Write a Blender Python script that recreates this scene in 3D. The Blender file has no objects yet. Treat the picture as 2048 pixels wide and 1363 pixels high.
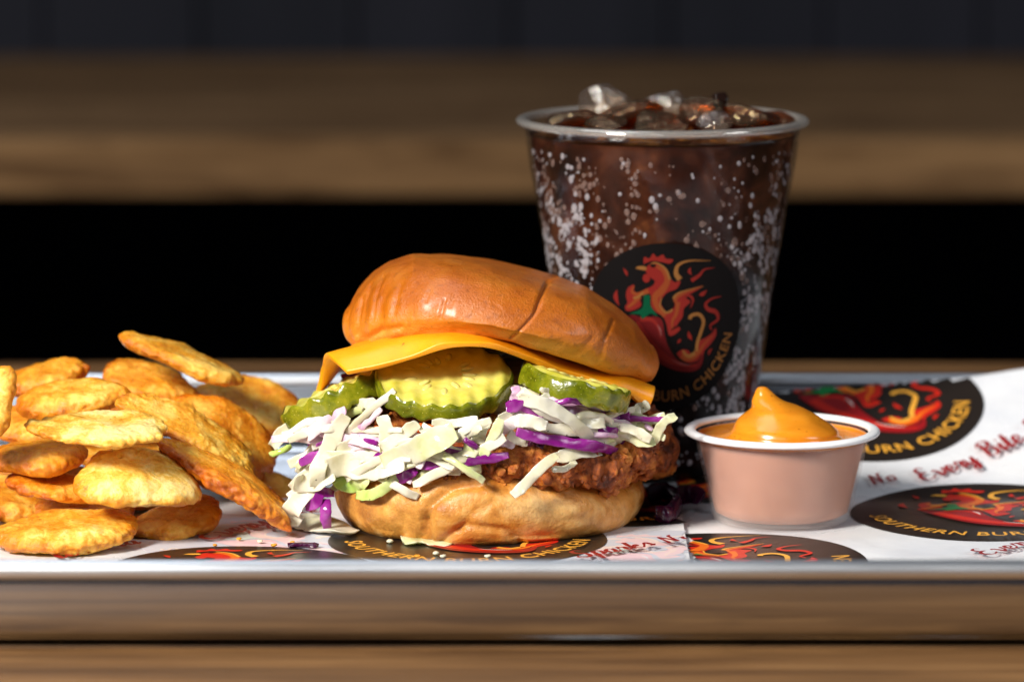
import bpy, bmesh, math, random
from math import sin, cos, pi, radians, sqrt, atan2, exp
from mathutils import Vector, Matrix, noise
from mathutils.geometry import delaunay_2d_cdt

scene = bpy.context.scene
COL = scene.collection
random.seed(7)

# ------------------------------------------------------------------ camera
F, CX, CY = 8460.0, 1024.0, 681.5
CAM_D, CAM_H, PITCH = 1.33, 0.26, radians(8.58)
cam_data = bpy.data.cameras.new('camera')
cam = bpy.data.objects.new('camera', cam_data)
COL.objects.link(cam)
cam.location = (0, -CAM_D, CAM_H)
cam.rotation_euler = (radians(90) - PITCH, 0, 0)
cam_data.sensor_width = 36.0
cam_data.lens = F * 36.0 / 2048.0
cam_data.clip_start = 0.05
cam_data.clip_end = 60
cam_data.dof.use_dof = True
cam_data.dof.focus_distance = 1.309
cam_data.dof.aperture_fstop = 9.0
cam_data.dof.aperture_blades = 9
scene.camera = cam

# ------------------------------------------------------------------ world and lamps
world = bpy.data.worlds.new('World')
scene.world = world
world.use_nodes = True
bg = world.node_tree.nodes['Background']
bg.inputs[0].default_value = (0.55, 0.66, 0.85, 1)
bg.inputs[1].default_value = 0.05


def area(name, loc, target, size, power, col, size_y=None):
    l = bpy.data.lights.new(name, 'AREA')
    l.energy = power
    l.size = size
    if size_y:
        l.shape = 'RECTANGLE'
        l.size_y = size_y
    l.color = col
    o = bpy.data.objects.new(name, l)
    COL.objects.link(o)
    o.location = loc
    o.rotation_euler = (Vector(target) - Vector(loc)).to_track_quat('-Z', 'Y').to_euler()
    return o


area('key_softbox', (-0.95, -1.05, 0.90), (0.0, 0, 0.03), 0.34, 56, (1.0, 0.95, 0.86))
area('overhead_window', (-0.45, 0.25, 1.5), (0, 0, 0), 1.0, 7, (0.82, 0.9, 1.0), 0.7)
area('front_fill', (-1.1, -2.6, 1.5), (0.0, 0, 0.03), 2.2, 13, (0.84, 0.90, 1.0), 0.9)  # added cool fill that brightens the tray rim; stands for no known window
area('side_window', (1.25, -0.55, 0.75), (0.05, 0, 0.04), 0.45, 6, (0.93, 0.96, 1.0))

vs = scene.view_settings
vs.view_transform = 'Standard'
vs.look = 'None'
vs.exposure = -0.1
vs.gamma = 1.0
scene.render.engine = 'CYCLES'
scene.cycles.use_denoising = True
scene.cycles.max_bounces = 10
scene.cycles.transparent_max_bounces = 24
scene.cycles.caustics_reflective = False
scene.cycles.caustics_refractive = False
scene.cycles.sample_clamp_indirect = 4.0

# ------------------------------------------------------------------ pixels to directions
FW = Vector((0, cos(PITCH), -sin(PITCH)))
UP = Vector((0, sin(PITCH), cos(PITCH)))
CAMP = Vector((0, -CAM_D, CAM_H))


def ray(px, py):
    return FW + Vector(((px - CX) / F, 0, 0)) + UP * ((CY - py) / F)


def P(px, py, d):                       # point on a pixel's ray at ground distance d from the camera
    r = ray(px, py)
    return CAMP + r * (d / r.y)


def PZ(px, py, z=0.0):                  # point on a pixel's ray at height z
    r = ray(px, py)
    return CAMP + r * ((z - CAM_H) / r.z)


def PIX(v):
    q = Vector(v) - CAMP
    t = q.dot(FW)
    return CX + F * q.x / t, CY - F * q.dot(UP) / t


def sstep(a, b, x):
    t = max(0.0, min(1.0, (x - a) / (b - a)))
    return t * t * (3 - 2 * t)


def nz(p, s, seed=0.0):
    return noise.noise(Vector((p[0] * s + seed, p[1] * s + seed * 1.7, p[2] * s - seed)))


# ------------------------------------------------------------------ colours and materials
def lin(r, g, b):
    f = lambda c: c / 255 / 12.92 if c / 255 <= 0.04045 else ((c / 255 + 0.055) / 1.055) ** 2.4
    return (f(r), f(g), f(b), 1.0)


class Mat:
    def __init__(s, name, base=(0.5, 0.5, 0.5, 1), rough=0.5, **kw):
        s.m = bpy.data.materials.new(name)
        s.m.use_nodes = True
        s.nt = s.m.node_tree
        s.b = s.nt.nodes['Principled BSDF']
        s.out = s.nt.nodes['Material Output']
        s.b.inputs['Base Color'].default_value = base
        s.b.inputs['Roughness'].default_value = rough
        for k, v in kw.items():
            s.b.inputs[k.replace('_', ' ')].default_value = v
        s.tc = s.nt.nodes.new('ShaderNodeTexCoord')

    def node(s, t, **kw):
        n = s.nt.nodes.new(t)
        for k, v in kw.items():
            setattr(n, k, v)
        return n

    def link(s, a, b):
        s.nt.links.new(a, b)

    def coord(s, stretch=None):
        if not stretch:
            return s.tc.outputs['Object']
        mp = s.node('ShaderNodeMapping')
        mp.inputs['Scale'].default_value = stretch
        s.link(s.tc.outputs['Object'], mp.inputs[0])
        return mp.outputs[0]

    def noise(s, scale, detail=4, rough=0.55, dist=0.0, stretch=None):
        n = s.node('ShaderNodeTexNoise')
        n.inputs['Scale'].default_value = scale
        n.inputs['Detail'].default_value = detail
        n.inputs['Roughness'].default_value = rough
        n.inputs['Distortion'].default_value = dist
        s.link(s.coord(stretch), n.inputs['Vector'])
        return n.outputs['Fac']

    def voronoi(s, scale, feature='F1', stretch=None):
        n = s.node('ShaderNodeTexVoronoi', feature=feature)
        n.inputs['Scale'].default_value = scale
        s.link(s.coord(stretch), n.inputs['Vector'])
        return n.outputs['Distance']

    def attr(s, name):
        n = s.node('ShaderNodeAttribute', attribute_name=name)
        return n.outputs['Fac']

    def ramp(s, fac, stops):
        r = s.node('ShaderNodeValToRGB')
        while len(r.color_ramp.elements) < len(stops):
            r.color_ramp.elements.new(0.5)
        for e, (p, c) in zip(r.color_ramp.elements, stops):
            e.position = p
            e.color = c if len(c) == 4 else (*c, 1)
        s.link(fac, r.inputs[0])
        return r.outputs[0]

    def vramp(s, fac, a, b, lo=0.0, hi=1.0):
        r = s.node('ShaderNodeMapRange')
        r.inputs[1].default_value = a
        r.inputs[2].default_value = b
        r.inputs[3].default_value = lo
        r.inputs[4].default_value = hi
        s.link(fac, r.inputs[0])
        return r.outputs[0]

    def math(s, op, a, b):
        n = s.node('ShaderNodeMath', operation=op)
        for i, v in enumerate((a, b)):
            if hasattr(v, 'links'):
                s.link(v, n.inputs[i])
            else:
                n.inputs[i].default_value = v
        return n.outputs[0]

    def mix(s, fac, a, b, mode='MIX'):
        n = s.node('ShaderNodeMix', data_type='RGBA', blend_type=mode)
        for i, v in ((0, fac), (6, a), (7, b)):
            if hasattr(v, 'links'):
                s.link(v, n.inputs[i])
            else:
                n.inputs[i].default_value = v
        return n.outputs[2]

    def color(s, sock):
        s.link(sock, s.b.inputs['Base Color'])
        return s

    def rough(s, sock):
        s.link(sock, s.b.inputs['Roughness'])
        return s

    def bump(s, fac, strength=0.3, dist=0.001):
        n = s.node('ShaderNodeBump')
        n.inputs['Strength'].default_value = strength
        n.inputs['Distance'].default_value = dist
        s.link(fac, n.inputs['Height'])
        old = s.b.inputs['Normal'].links
        if old:
            s.link(old[0].from_socket, n.inputs['Normal'])
        s.link(n.outputs[0], s.b.inputs['Normal'])
        return s

    def sss(s, w, radius, scale=0.004):
        s.b.inputs['Subsurface Weight'].default_value = w
        s.b.inputs['Subsurface Radius'].default_value = radius
        s.b.inputs['Subsurface Scale'].default_value = scale
        return s


def wood(name, dark, mid, light, rough=0.45, off=0.0, spec=0.4):
    m = Mat(name, rough=rough, Specular_IOR_Level=spec)
    g = m.noise(9, 6, 0.65, 0.6, (0.35, 5.5, 5.5))
    f = m.noise(60, 3, 0.6, 0.2, (0.12, 6, 6))
    k = m.noise(3.2, 2, 0.5, 0.3, (1.0, 2.2, 2.2))
    a = m.math('ADD', m.math('MULTIPLY', g, 0.6), m.math('MULTIPLY', f, 0.25))
    a = m.math('ADD', a, m.math('MULTIPLY', k, 0.25 + off))
    col = m.ramp(a, [(0.40, dark), (0.54, mid), (0.68, light)])
    fig = m.ramp(m.noise(20, 4, 0.6, 1.2, (0.32, 3.0, 3.0)), [(0.36, (0.30, 0.25, 0.22, 1)), (0.56, (1, 1, 1, 1))])
    m.color(m.mix(0.75, col, fig, 'MULTIPLY'))
    m.bump(f, 0.25, 0.0006)
    return m.m


M = {}
M['wood'] = wood('table_wood', lin(62, 42, 24), lin(118, 84, 50), lin(152, 114, 72), 0.45)
M['wood_far'] = wood('far_wood', lin(88, 66, 46), lin(122, 94, 66), lin(144, 114, 84), 0.85, 0, 0.12)
M['wood_lit_edge'] = wood('far_lit_edge_wood', lin(100, 74, 49), lin(118, 89, 59), lin(132, 101, 69), 0.85, 0, 0.12)  # how the front edge catches the light, put into its wood colour
m = Mat('dark_wall_paint', lin(40, 42, 50), 0.7, Specular_IOR_Level=0.12)
m.color(m.ramp(m.noise(4, 3, 0.5, 0, (3, 3, 0.3)), [(0.3, lin(22, 24, 32)), (0.7, lin(32, 33, 42))]))
M['wall'] = m.m
M['floor'] = Mat('dark_floor', lin(24, 23, 24), 0.8).m
m = Mat('aluminium_rim', (0.86, 0.88, 0.92, 1), 0.36, Metallic=1.0)
m.rough(m.vramp(m.noise(30, 4, 0.6, 0, (0.3, 6, 6)), 0.3, 0.7, 0.30, 0.46))
M['alu_rim'] = m.m
m = Mat('aluminium', (0.66, 0.67, 0.70, 1), 0.22, Metallic=1.0)
m.rough(m.vramp(m.noise(30, 4, 0.6, 0, (0.3, 6, 6)), 0.3, 0.7, 0.12, 0.24))
m.bump(m.noise(18, 3, 0.6, 0, (1, 1, 1)), 0.12, 0.002)
M['alu'] = m.m
m = Mat('liner_paper', lin(238, 239, 242), 0.34)
m.color(m.ramp(m.noise(25, 4, 0.6), [(0.3, lin(216, 218, 225)), (0.65, lin(234, 234, 236))]))
m.rough(m.vramp(m.noise(22, 4, 0.6, 0.6), 0.40, 0.60, 0.20, 0.42))
m.bump(m.noise(34, 4, 0.55, 0.5), 0.30, 0.002)
m.sss(0.0, (0.01, 0.01, 0.01))
M['paper'] = m.m


def ink(name, c, rough=0.35, var=0.0):
    m = Mat(name, lin(*c), rough)
    m.bump(m.noise(70, 3, 0.5), 0.10, 0.001)
    return m.m


INK = dict(disc=ink('ink_black', (38, 31, 27), 0.28), red=ink('ink_red', (205, 38, 22)), dark_red=ink('ink_dark_red', (150, 22, 26)),
           orange=ink('ink_orange', (236, 112, 24)), gold=ink('ink_gold', (240, 172, 62)), green=ink('ink_green', (24, 128, 62)),
           line=ink('ink_line', (30, 22, 20)), white=ink('ink_white', (240, 225, 215)))
GHOST = dict(disc=ink('ghost_grey', (206, 208, 218)), red=ink('ghost_pink', (236, 206, 208)), dark_red=ink('ghost_rose', (232, 200, 206)),
             orange=ink('ghost_peach', (240, 214, 206)), gold=ink('ghost_cream', (240, 224, 214)), green=ink('ghost_green', (206, 218, 212)),
             line=ink('ghost_line', (204, 206, 216)), white=ink('ghost_white', (232, 230, 234)))
CUPINK = dict(disc=ink('cup_print_black', (15, 13, 14), 0.6), red=ink('cup_print_red', (118, 34, 30)), dark_red=ink('cup_print_dark_red', (92, 24, 26)),  # faded print on plastic, darkened further in the colour for the backlit cup
              orange=ink('cup_print_orange', (126, 60, 32)), gold=ink('cup_print_gold', (128, 86, 46)), green=ink('cup_print_green', (10, 70, 46)),
              line=ink('cup_print_line', (20, 16, 16)), white=ink('cup_print_white', (130, 80, 80)))

for k_ in CUPINK.values():
    k_.node_tree.nodes['Principled BSDF'].inputs['Specular IOR Level'].default_value = 0.08
# top bun
m = Mat('top_bun_crust', rough=0.42)
a = m.attr('bake')
base = m.ramp(a, [(0.0, lin(222, 160, 72)), (0.25, lin(208, 130, 30)), (0.6, lin(188, 103, 8)), (1.0, lin(164, 82, 4))])
mott = m.ramp(m.noise(75, 6, 0.65), [(0.32, lin(146, 66, 4)), (0.5, lin(196, 110, 22)), (0.7, lin(226, 154, 62))])
c = m.mix(0.28, base, mott)
spk = m.ramp(m.noise(420, 2, 0.5), [(0.30, (0.55, 0.5, 0.45, 1)), (0.42, (1, 1, 1, 1))])
c = m.mix(0.5, c, spk, 'MULTIPLY')
m.color(c)
m.rough(m.vramp(m.noise(130, 4, 0.6), 0.3, 0.7, 0.26, 0.46))
m.bump(m.noise(1300, 3, 0.7), 0.55, 0.0006)
m.bump(m.noise(300, 5, 0.7), 0.32, 0.0012)
m.bump(m.voronoi(420), 0.12, 0.0006)
m.sss(0.05, (1.0, 0.45, 0.15), 0.003)
m.b.inputs['Coat Weight'].default_value = 0.22
m.b.inputs['Coat Roughness'].default_value = 0.22
M['top_bun'] = m.m
# bottom bun
m = Mat('bottom_bun_crust', rough=0.4)
a = m.attr('bake')
base = m.ramp(a, [(0.0, lin(198, 132, 54)), (0.35, lin(226, 172, 92)), (0.7, lin(206, 132, 44)), (1.0, lin(160, 82, 16))])
mott = m.ramp(m.noise(60, 6, 0.62, 0.5), [(0.32, lin(156, 80, 16)), (0.5, lin(212, 144, 60)), (0.66, lin(244, 206, 140))])
c = m.mix(0.62, base, mott)
c = m.mix(0.45, c, m.ramp(m.noise(330, 5, 0.7), [(0.34, (0.5, 0.36, 0.2, 1)), (0.55, (1, 1, 1, 1))]), 'MULTIPLY')
m.color(c)
m.rough(m.vramp(m.noise(90, 4, 0.6), 0.35, 0.65, 0.22, 0.5))
m.bump(m.noise(700, 4, 0.75), 0.4, 0.0008)
m.bump(m.noise(150, 4, 0.6, 0.4), 0.35, 0.002)
m.sss(0.15, (1.0, 0.5, 0.2), 0.003)
M['bottom_bun'] = m.m
# fried chicken
m = Mat('fried_crust', rough=0.42)
a = m.noise(190, 7, 0.7, 0.8)
b2 = m.noise(48, 3, 0.5)
c = m.ramp(m.math('ADD', m.math('MULTIPLY', a, 0.6), m.math('MULTIPLY', b2, 0.4)),
           [(0.34, lin(40, 16, 6)), (0.43, lin(106, 46, 11)), (0.52, lin(170, 86, 22)), (0.63, lin(220, 142, 54))])
m.color(c)
m.rough(m.vramp(m.noise(200, 3), 0.3, 0.7, 0.2, 0.6))
m.bump(m.noise(620, 5, 0.75), 0.8, 0.0014)
m.sss(0.05, (1.0, 0.4, 0.15), 0.002)
M['crust'] = m.m


def chip_mat(name, cols, dark):
    m = Mat(name, rough=0.46)
    info = m.node('ShaderNodeObjectInfo').outputs['Random']
    a = m.noise(85, 6, 0.62, 0.4)
    b3 = m.noise(26, 3, 0.5)
    f = m.math('ADD', m.math('MULTIPLY', a, 0.55), m.math('MULTIPLY', b3, 0.45))
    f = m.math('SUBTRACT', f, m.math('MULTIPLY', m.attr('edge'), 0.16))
    f = m.math('ADD', f, m.math('MULTIPLY', m.math('SUBTRACT', info, 0.5), 0.10))
    st = m.noise(300, 5, 0.7, 1.2)
    f = m.math('ADD', f, m.math('MULTIPLY', m.math('SUBTRACT', st, 0.5), 0.46))
    c = m.ramp(f, [(0.28, dark), (0.40, cols[0]), (0.50, cols[1]), (0.60, cols[2])])
    spots = m.ramp(m.noise(330, 2, 0.4), [(0.24, (0.35, 0.18, 0.07, 1)), (0.30, (1, 1, 1, 1))])
    m.color(m.mix(0.6, c, spots, 'MULTIPLY'))
    m.rough(m.vramp(m.noise(150, 3), 0.35, 0.65, 0.16, 0.44))
    m.bump(m.noise(900, 5, 0.8), 0.38, 0.0009)
    m.bump(m.noise(260, 5, 0.7, 1.0), 0.5, 0.0016)
    m.sss(0.22, (1.0, 0.6, 0.2), 0.004)
    return m.m


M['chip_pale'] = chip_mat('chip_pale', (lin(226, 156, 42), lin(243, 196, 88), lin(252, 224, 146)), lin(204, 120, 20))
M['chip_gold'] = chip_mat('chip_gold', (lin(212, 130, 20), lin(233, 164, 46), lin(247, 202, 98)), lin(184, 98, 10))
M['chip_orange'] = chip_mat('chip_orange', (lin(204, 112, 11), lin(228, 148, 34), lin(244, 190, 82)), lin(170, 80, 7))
# cheese
m = Mat('cheese', rough=0.36)
c = m.ramp(m.noise(60, 4, 0.5), [(0.3, lin(234, 146, 6)), (0.7, lin(246, 166, 18))])
spk = m.ramp(m.noise(520, 2, 0.4), [(0.22, (0.25, 0.12, 0.03, 1)), (0.27, (1, 1, 1, 1))])
m.color(m.mix(0.8, c, spk, 'MULTIPLY'))
m.bump(m.noise(300, 3), 0.08, 0.0006)
m.sss(0.25, (1.0, 0.5, 0.08), 0.004)
M['cheese'] = m.m
# pickles
m = Mat('pickle_flesh', rough=0.22)
c = m.ramp(m.attr('ring'), [(0.0, lin(226, 218, 96)), (0.5, lin(232, 224, 110)), (0.74, lin(214, 208, 84)), (0.9, lin(196, 196, 70)), (1.0, lin(140, 140, 22))])
c = m.mix(0.35, c, m.ramp(m.noise(180, 5, 0.6), [(0.3, lin(172, 160, 30)), (0.7, lin(238, 232, 150))]))
m.color(c)
m.bump(m.noise(420, 3), 0.15, 0.0006)
m.sss(0.35, (0.9, 0.9, 0.2), 0.004)
M['pickle'] = m.m
m = Mat('pickle_skin', rough=0.2)
c = m.ramp(m.noise(140, 5, 0.65, 0.3), [(0.28, lin(64, 74, 6)), (0.5, lin(112, 118, 14)), (0.72, lin(158, 152, 36))])
spk = m.ramp(m.voronoi(700), [(0.10, lin(216, 206, 120)), (0.16, (0, 0, 0, 1))])
m.color(m.mix(0.35, c, spk, 'ADD'))
m.bump(m.noise(260, 3), 0.3, 0.001)
m.sss(0.2, (0.7, 0.8, 0.1), 0.003)
M['skin'] = m.m
M['seed'] = Mat('pickle_seed', lin(222, 212, 120), 0.25).sss(0.3, (0.9, 0.9, 0.3), 0.002).m


def leaf_mat(name, stops, rough=0.15, sss=0.3, scale=70, fib=True):
    m = Mat(name, rough=rough)
    c = m.ramp(m.noise(scale, 4, 0.55, 0.3), stops)
    spk = m.ramp(m.noise(620, 1, 0.3), [(0.17, (0.12, 0.1, 0.08, 1)), (0.20, (1, 1, 1, 1))])
    m.color(m.mix(0.8, c, spk, 'MULTIPLY'))
    m.bump(m.noise(240, 3, 0.6, 0.4), 0.18, 0.0008)
    m.sss(sss, (0.9, 0.95, 0.7), 0.003)
    return m.m


M['white'] = leaf_mat('cabbage_white', [(0.3, lin(204, 198, 160)), (0.48, lin(220, 215, 188)), (0.75, lin(232, 228, 212))])
M['green'] = leaf_mat('cabbage_green', [(0.3, lin(152, 190, 74)), (0.5, lin(192, 214, 122)), (0.72, lin(228, 232, 180))])
M['pale'] = leaf_mat('cabbage_pale_green', [(0.3, lin(176, 192, 110)), (0.5, lin(214, 214, 168)), (0.72, lin(232, 229, 206))])
M['purple'] = leaf_mat('cabbage_purple', [(0.3, lin(88, 12, 84)), (0.5, lin(132, 26, 126)), (0.68, lin(176, 84, 170)), (0.8, lin(226, 190, 220))], 0.2, 0.15)
M['lilac'] = leaf_mat('cabbage_lilac', [(0.3, lin(150, 60, 130)), (0.45, lin(214, 176, 204)), (0.65, lin(240, 226, 226))], 0.22, 0.2)
M['plum'] = leaf_mat('cabbage_plum', [(0.3, lin(38, 6, 30)), (0.6, lin(74, 14, 54)), (0.8, lin(110, 34, 84))], 0.2, 0.1)
M['carrot'] = leaf_mat('carrot_orange', [(0.3, lin(206, 84, 22)), (0.7, lin(236, 130, 60))], 0.25, 0.2)
M['dressing'] = leaf_mat('creamy_dressing', [(0.3, lin(222, 216, 178)), (0.7, lin(240, 236, 214))], 0.16, 0.3)
# drink
m = Mat('clear_plastic')
nt = m.nt
nt.nodes.remove(m.b)
tr = m.node('ShaderNodeBsdfTransparent')
tr.inputs[0].default_value = (0.95, 0.95, 0.96, 1)
gl = m.node('ShaderNodeBsdfGlossy')
gl.inputs['Roughness'].default_value = 0.09
gl.inputs[0].default_value = (0.9, 0.92, 0.95, 1)
lw = m.node('ShaderNodeLayerWeight')
lw.inputs[0].default_value = 0.5
mx = m.node('ShaderNodeMixShader')
m.link(m.math('ADD', m.math('MULTIPLY', m.math('POWER', lw.outputs['Facing'], 4.0), 0.4), 0.008), mx.inputs[0])
m.link(tr.outputs[0], mx.inputs[1])
m.link(gl.outputs[0], mx.inputs[2])
m.link(mx.outputs[0], m.out.inputs[0])
M['plastic'] = m.m
m = Mat('clear_rim_plastic', lin(214, 206, 196), 0.18, Transmission_Weight=0.72, IOR=1.3)
M['rim_plastic'] = m.m
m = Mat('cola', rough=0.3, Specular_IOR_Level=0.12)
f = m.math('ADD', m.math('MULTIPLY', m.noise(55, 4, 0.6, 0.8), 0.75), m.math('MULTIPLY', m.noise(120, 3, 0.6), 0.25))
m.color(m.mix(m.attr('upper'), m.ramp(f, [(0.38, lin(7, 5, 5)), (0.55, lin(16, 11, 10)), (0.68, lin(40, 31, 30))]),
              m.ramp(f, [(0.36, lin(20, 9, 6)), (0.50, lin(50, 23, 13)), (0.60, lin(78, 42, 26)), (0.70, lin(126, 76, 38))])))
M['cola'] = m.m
m = Mat('cola_surface', rough=0.08)
m.color(m.ramp(m.noise(95, 5, 0.65, 0.6), [(0.34, lin(24, 11, 5)), (0.5, lin(70, 36, 12)), (0.68, lin(140, 88, 28))]))
m.bump(m.noise(160, 4, 0.6), 0.6, 0.003)
M['cola_top'] = m.m
M['bubble'] = Mat('soda_bubble', lin(196, 190, 194), 0.2, Alpha=0.46).m
M['bubble_dim'] = Mat('soda_bubble_brown', lin(150, 122, 112), 0.3, Alpha=0.34).m
def clear(name, tint, gloss, lo, hi, rough, milk=0.0, bump=0.0):
    m = Mat(name)
    m.nt.nodes.remove(m.b)
    tr = m.node('ShaderNodeBsdfTransparent')
    tr.inputs[0].default_value = tint
    gl = m.node('ShaderNodeBsdfGlossy')
    gl.inputs['Roughness'].default_value = rough
    gl.inputs[0].default_value = gloss
    df = m.node('ShaderNodeBsdfDiffuse')
    df.inputs[0].default_value = gloss
    if bump:
        bp = m.node('ShaderNodeBump')
        bp.inputs['Strength'].default_value = bump
        bp.inputs['Distance'].default_value = 0.002
        m.link(m.noise(210, 4, 0.6), bp.inputs['Height'])
        m.link(bp.outputs[0], gl.inputs['Normal'])
    lw = m.node('ShaderNodeLayerWeight')
    mx = m.node('ShaderNodeMixShader')
    m.link(m.math('ADD', m.math('MULTIPLY', m.math('POWER', lw.outputs['Facing'], 3.0), hi), lo), mx.inputs[0])
    m2 = m.node('ShaderNodeMixShader')
    m2.inputs[0].default_value = milk
    m.link(tr.outputs[0], m2.inputs[1])
    m.link(df.outputs[0], m2.inputs[2])
    m.link(m2.outputs[0], mx.inputs[1])
    m.link(gl.outputs[0], mx.inputs[2])
    m.link(mx.outputs[0], m.out.inputs[0])
    return m.m


M['ice'] = clear('ice_clear', (0.80, 0.70, 0.60, 1), (0.92, 0.88, 0.84, 1), 0.08, 0.45, 0.05, 0.03, 1.0)
M['ice_brown'] = clear('ice_cola_stained', lin(190, 128, 66), (0.85, 0.66, 0.44, 1), 0.07, 0.35, 0.05, 0.02, 1.0)
M['rim_plastic'] = clear('clear_rim_plastic', (0.9, 0.88, 0.86, 1), (0.95, 0.92, 0.88, 1), 0.16, 0.5, 0.10, 0.14)
m = Mat('drip_dark', lin(26, 14, 10), 0.06)
M['ice_dark'] = m.m
# sauce
m = Mat('sauce', rough=0.2)
c = m.ramp(m.noise(70, 4, 0.5, 0.6, (0.6, 0.6, 3)), [(0.3, lin(196, 116, 22)), (0.55, lin(218, 136, 28)), (0.75, lin(226, 150, 46))])
spk = m.ramp(m.noise(700, 2, 0.4), [(0.24, (0.32, 0.16, 0.06, 1)), (0.31, (1, 1, 1, 1))])
m.color(m.mix(0.7, c, spk, 'MULTIPLY'))
m.sss(0.2, (1.0, 0.45, 0.1), 0.003)
M['sauce'] = m.m
m = Mat('portion_cup_wall', lin(236, 226, 224), 0.3)
tr = m.node('ShaderNodeBsdfTransparent')
mx = m.node('ShaderNodeMixShader')
mx.inputs[0].default_value = 0.11
m.link(tr.outputs[0], mx.inputs[1])
m.link(m.b.outputs[0], mx.inputs[2])
m.link(mx.outputs[0], m.out.inputs[0])
m.sss(0.0, (1, 1, 1))
M['portion'] = m.m
M['portion_rim'] = Mat('portion_cup_rim', lin(240, 240, 242), 0.25).sss(0.2, (1, 1, 1), 0.002).m
m = Mat('smeared_sauce_wall', lin(206, 150, 118), 0.5)
m.color(m.ramp(m.noise(60, 4), [(0.3, lin(164, 100, 66)), (0.7, lin(186, 124, 90))]))
M['sauce_body'] = m.m


# ------------------------------------------------------------------ mesh helpers
def link_mesh(name, verts, faces, mat, smooth=True, attrs=None):
    me = bpy.data.meshes.new(name)
    me.from_pydata([tuple(v) for v in verts], [], faces)
    bm = bmesh.new()
    bm.from_mesh(me)
    bmesh.ops.recalc_face_normals(bm, faces=bm.faces[:])
    bm.to_mesh(me)
    bm.free()
    for f in me.polygons:
        f.use_smooth = smooth
    if attrs:
        for k, vals in attrs.items():
            at = me.attributes.new(k, 'FLOAT', 'POINT')
            at.data.foreach_set('value', vals)
    me.materials.append(mat)
    o = bpy.data.objects.new(name, me)
    COL.objects.link(o)
    return o


def tag(o, label=None, cat=None, group=None, kind=None):
    if label:
        o['label'] = label
    if cat:
        o['category'] = cat
    if group:
        o['group'] = group
    if kind:
        o['kind'] = kind
    return o


def thing(name, loc, label, cat, group=None):
    o = bpy.data.objects.new(name, None)
    o.empty_display_size = 0.02
    COL.objects.link(o)
    o.location = loc
    return tag(o, label, cat, group)


def part(o, parent):                    # meshes are made in world space; keep them there under the parent
    o.parent = parent
    w = parent.location if parent.parent is None else Vector((0, 0, 0))
    o.matrix_parent_inverse = Matrix.Translation(-w)
    return o


def base_origin(o):                     # move a world-space mesh's origin to its base
    vs_ = o.data.vertices
    xs = [v.co.x for v in vs_]
    ys = [v.co.y for v in vs_]
    zs = [v.co.z for v in vs_]
    c = Vector(((min(xs) + max(xs)) / 2, (min(ys) + max(ys)) / 2, min(zs)))
    o.data.transform(Matrix.Translation(-c))
    o.location = c
    return o


def grid_faces(nu, nv, close_u=False, close_v=False):
    fs = []
    for i in range(nu if close_u else nu - 1):
        for j in range(nv if close_v else nv - 1):
            a, b = i * nv + j, i * nv + (j + 1) % nv
            c, d = ((i + 1) % nu) * nv + (j + 1) % nv, ((i + 1) % nu) * nv + j
            fs.append((a, d, c, b))
    return fs


def catmull(pts, n):                    # resample a polyline smoothly; works for tuples of any length
    if len(pts) == 2:
        return [tuple(a + (b - a) * i / (n - 1) for a, b in zip(*pts)) for i in range(n)]
    out = []
    m_ = len(pts) - 1
    for i in range(n):
        t = i / (n - 1) * m_
        k = min(int(t), m_ - 1)
        t -= k
        p1, p2 = pts[k], pts[k + 1]
        p0 = pts[k - 1] if k > 0 else tuple(2 * a - b for a, b in zip(p1, p2))
        p3 = pts[k + 2] if k + 2 <= m_ else tuple(2 * b - a for a, b in zip(p1, p2))
        out.append(tuple(0.5 * (2 * b + (c - a) * t + (2 * a - 5 * b + 4 * c - d) * t * t + (3 * b - a - 3 * c + d) * t ** 3)
                         for a, b, c, d in zip(p0, p1, p2, p3)))
    return out


def lathe(name, prof, mat, centre, n=96, attrs=None, closed=False):
    vs_, fs = [], []
    k = len(prof)
    for i in range(n):
        t = 2 * pi * i / n
        for (r, z) in prof:
            vs_.append((centre[0] + r * cos(t), centre[1] + r * sin(t), centre[2] + z))
    fs = [tuple(reversed(f)) for f in grid_faces(n, k, True, closed)]
    return link_mesh(name, vs_, fs, mat, True, attrs)


def boxv(x0, x1, y0, y1, z0, z1, bev=0.003):
    bm = bmesh.new()
    bmesh.ops.create_cube(bm, size=1)
    for v in bm.verts:
        v.co = Vector(((x0 + x1) / 2 + v.co.x * (x1 - x0), (y0 + y1) / 2 + v.co.y * (y1 - y0), (z0 + z1) / 2 + v.co.z * (z1 - z0)))
    if bev:
        bmesh.ops.bevel(bm, geom=bm.edges[:], offset=bev, segments=2, affect='EDGES', profile=0.6)
    return bm


def box(name, dims, mat, bev=0.003):
    bm = boxv(*dims, bev)
    me = bpy.data.meshes.new(name)
    bm.to_mesh(me)
    bm.free()
    me.materials.append(mat)
    o = bpy.data.objects.new(name, me)
    COL.objects.link(o)
    return o


# ------------------------------------------------------------------ setting
FLOOR_Z = -0.76
tag(link_mesh('floor', [(-6, -4, FLOOR_Z), (6, -4, FLOOR_Z), (6, 3, FLOOR_Z), (-6, 3, FLOOR_Z)], [(0, 1, 2, 3)], M['floor'], False), kind='structure')
WALL_Y = 1.86
wall = tag(box('wall_back', (-3, 3, WALL_Y + 0.03, WALL_Y + 0.12, FLOOR_Z, 1.6), M['wall'], 0), kind='structure')
pw = 0.118
for i in range(-9, 10):
    o = box('wall_panel', (i * pw + 0.0012, (i + 1) * pw - 0.0012, WALL_Y, WALL_Y + 0.0305, FLOOR_Z + 0.02, 1.55), M['wall'], 0.001)
    part(o, wall)

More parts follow.
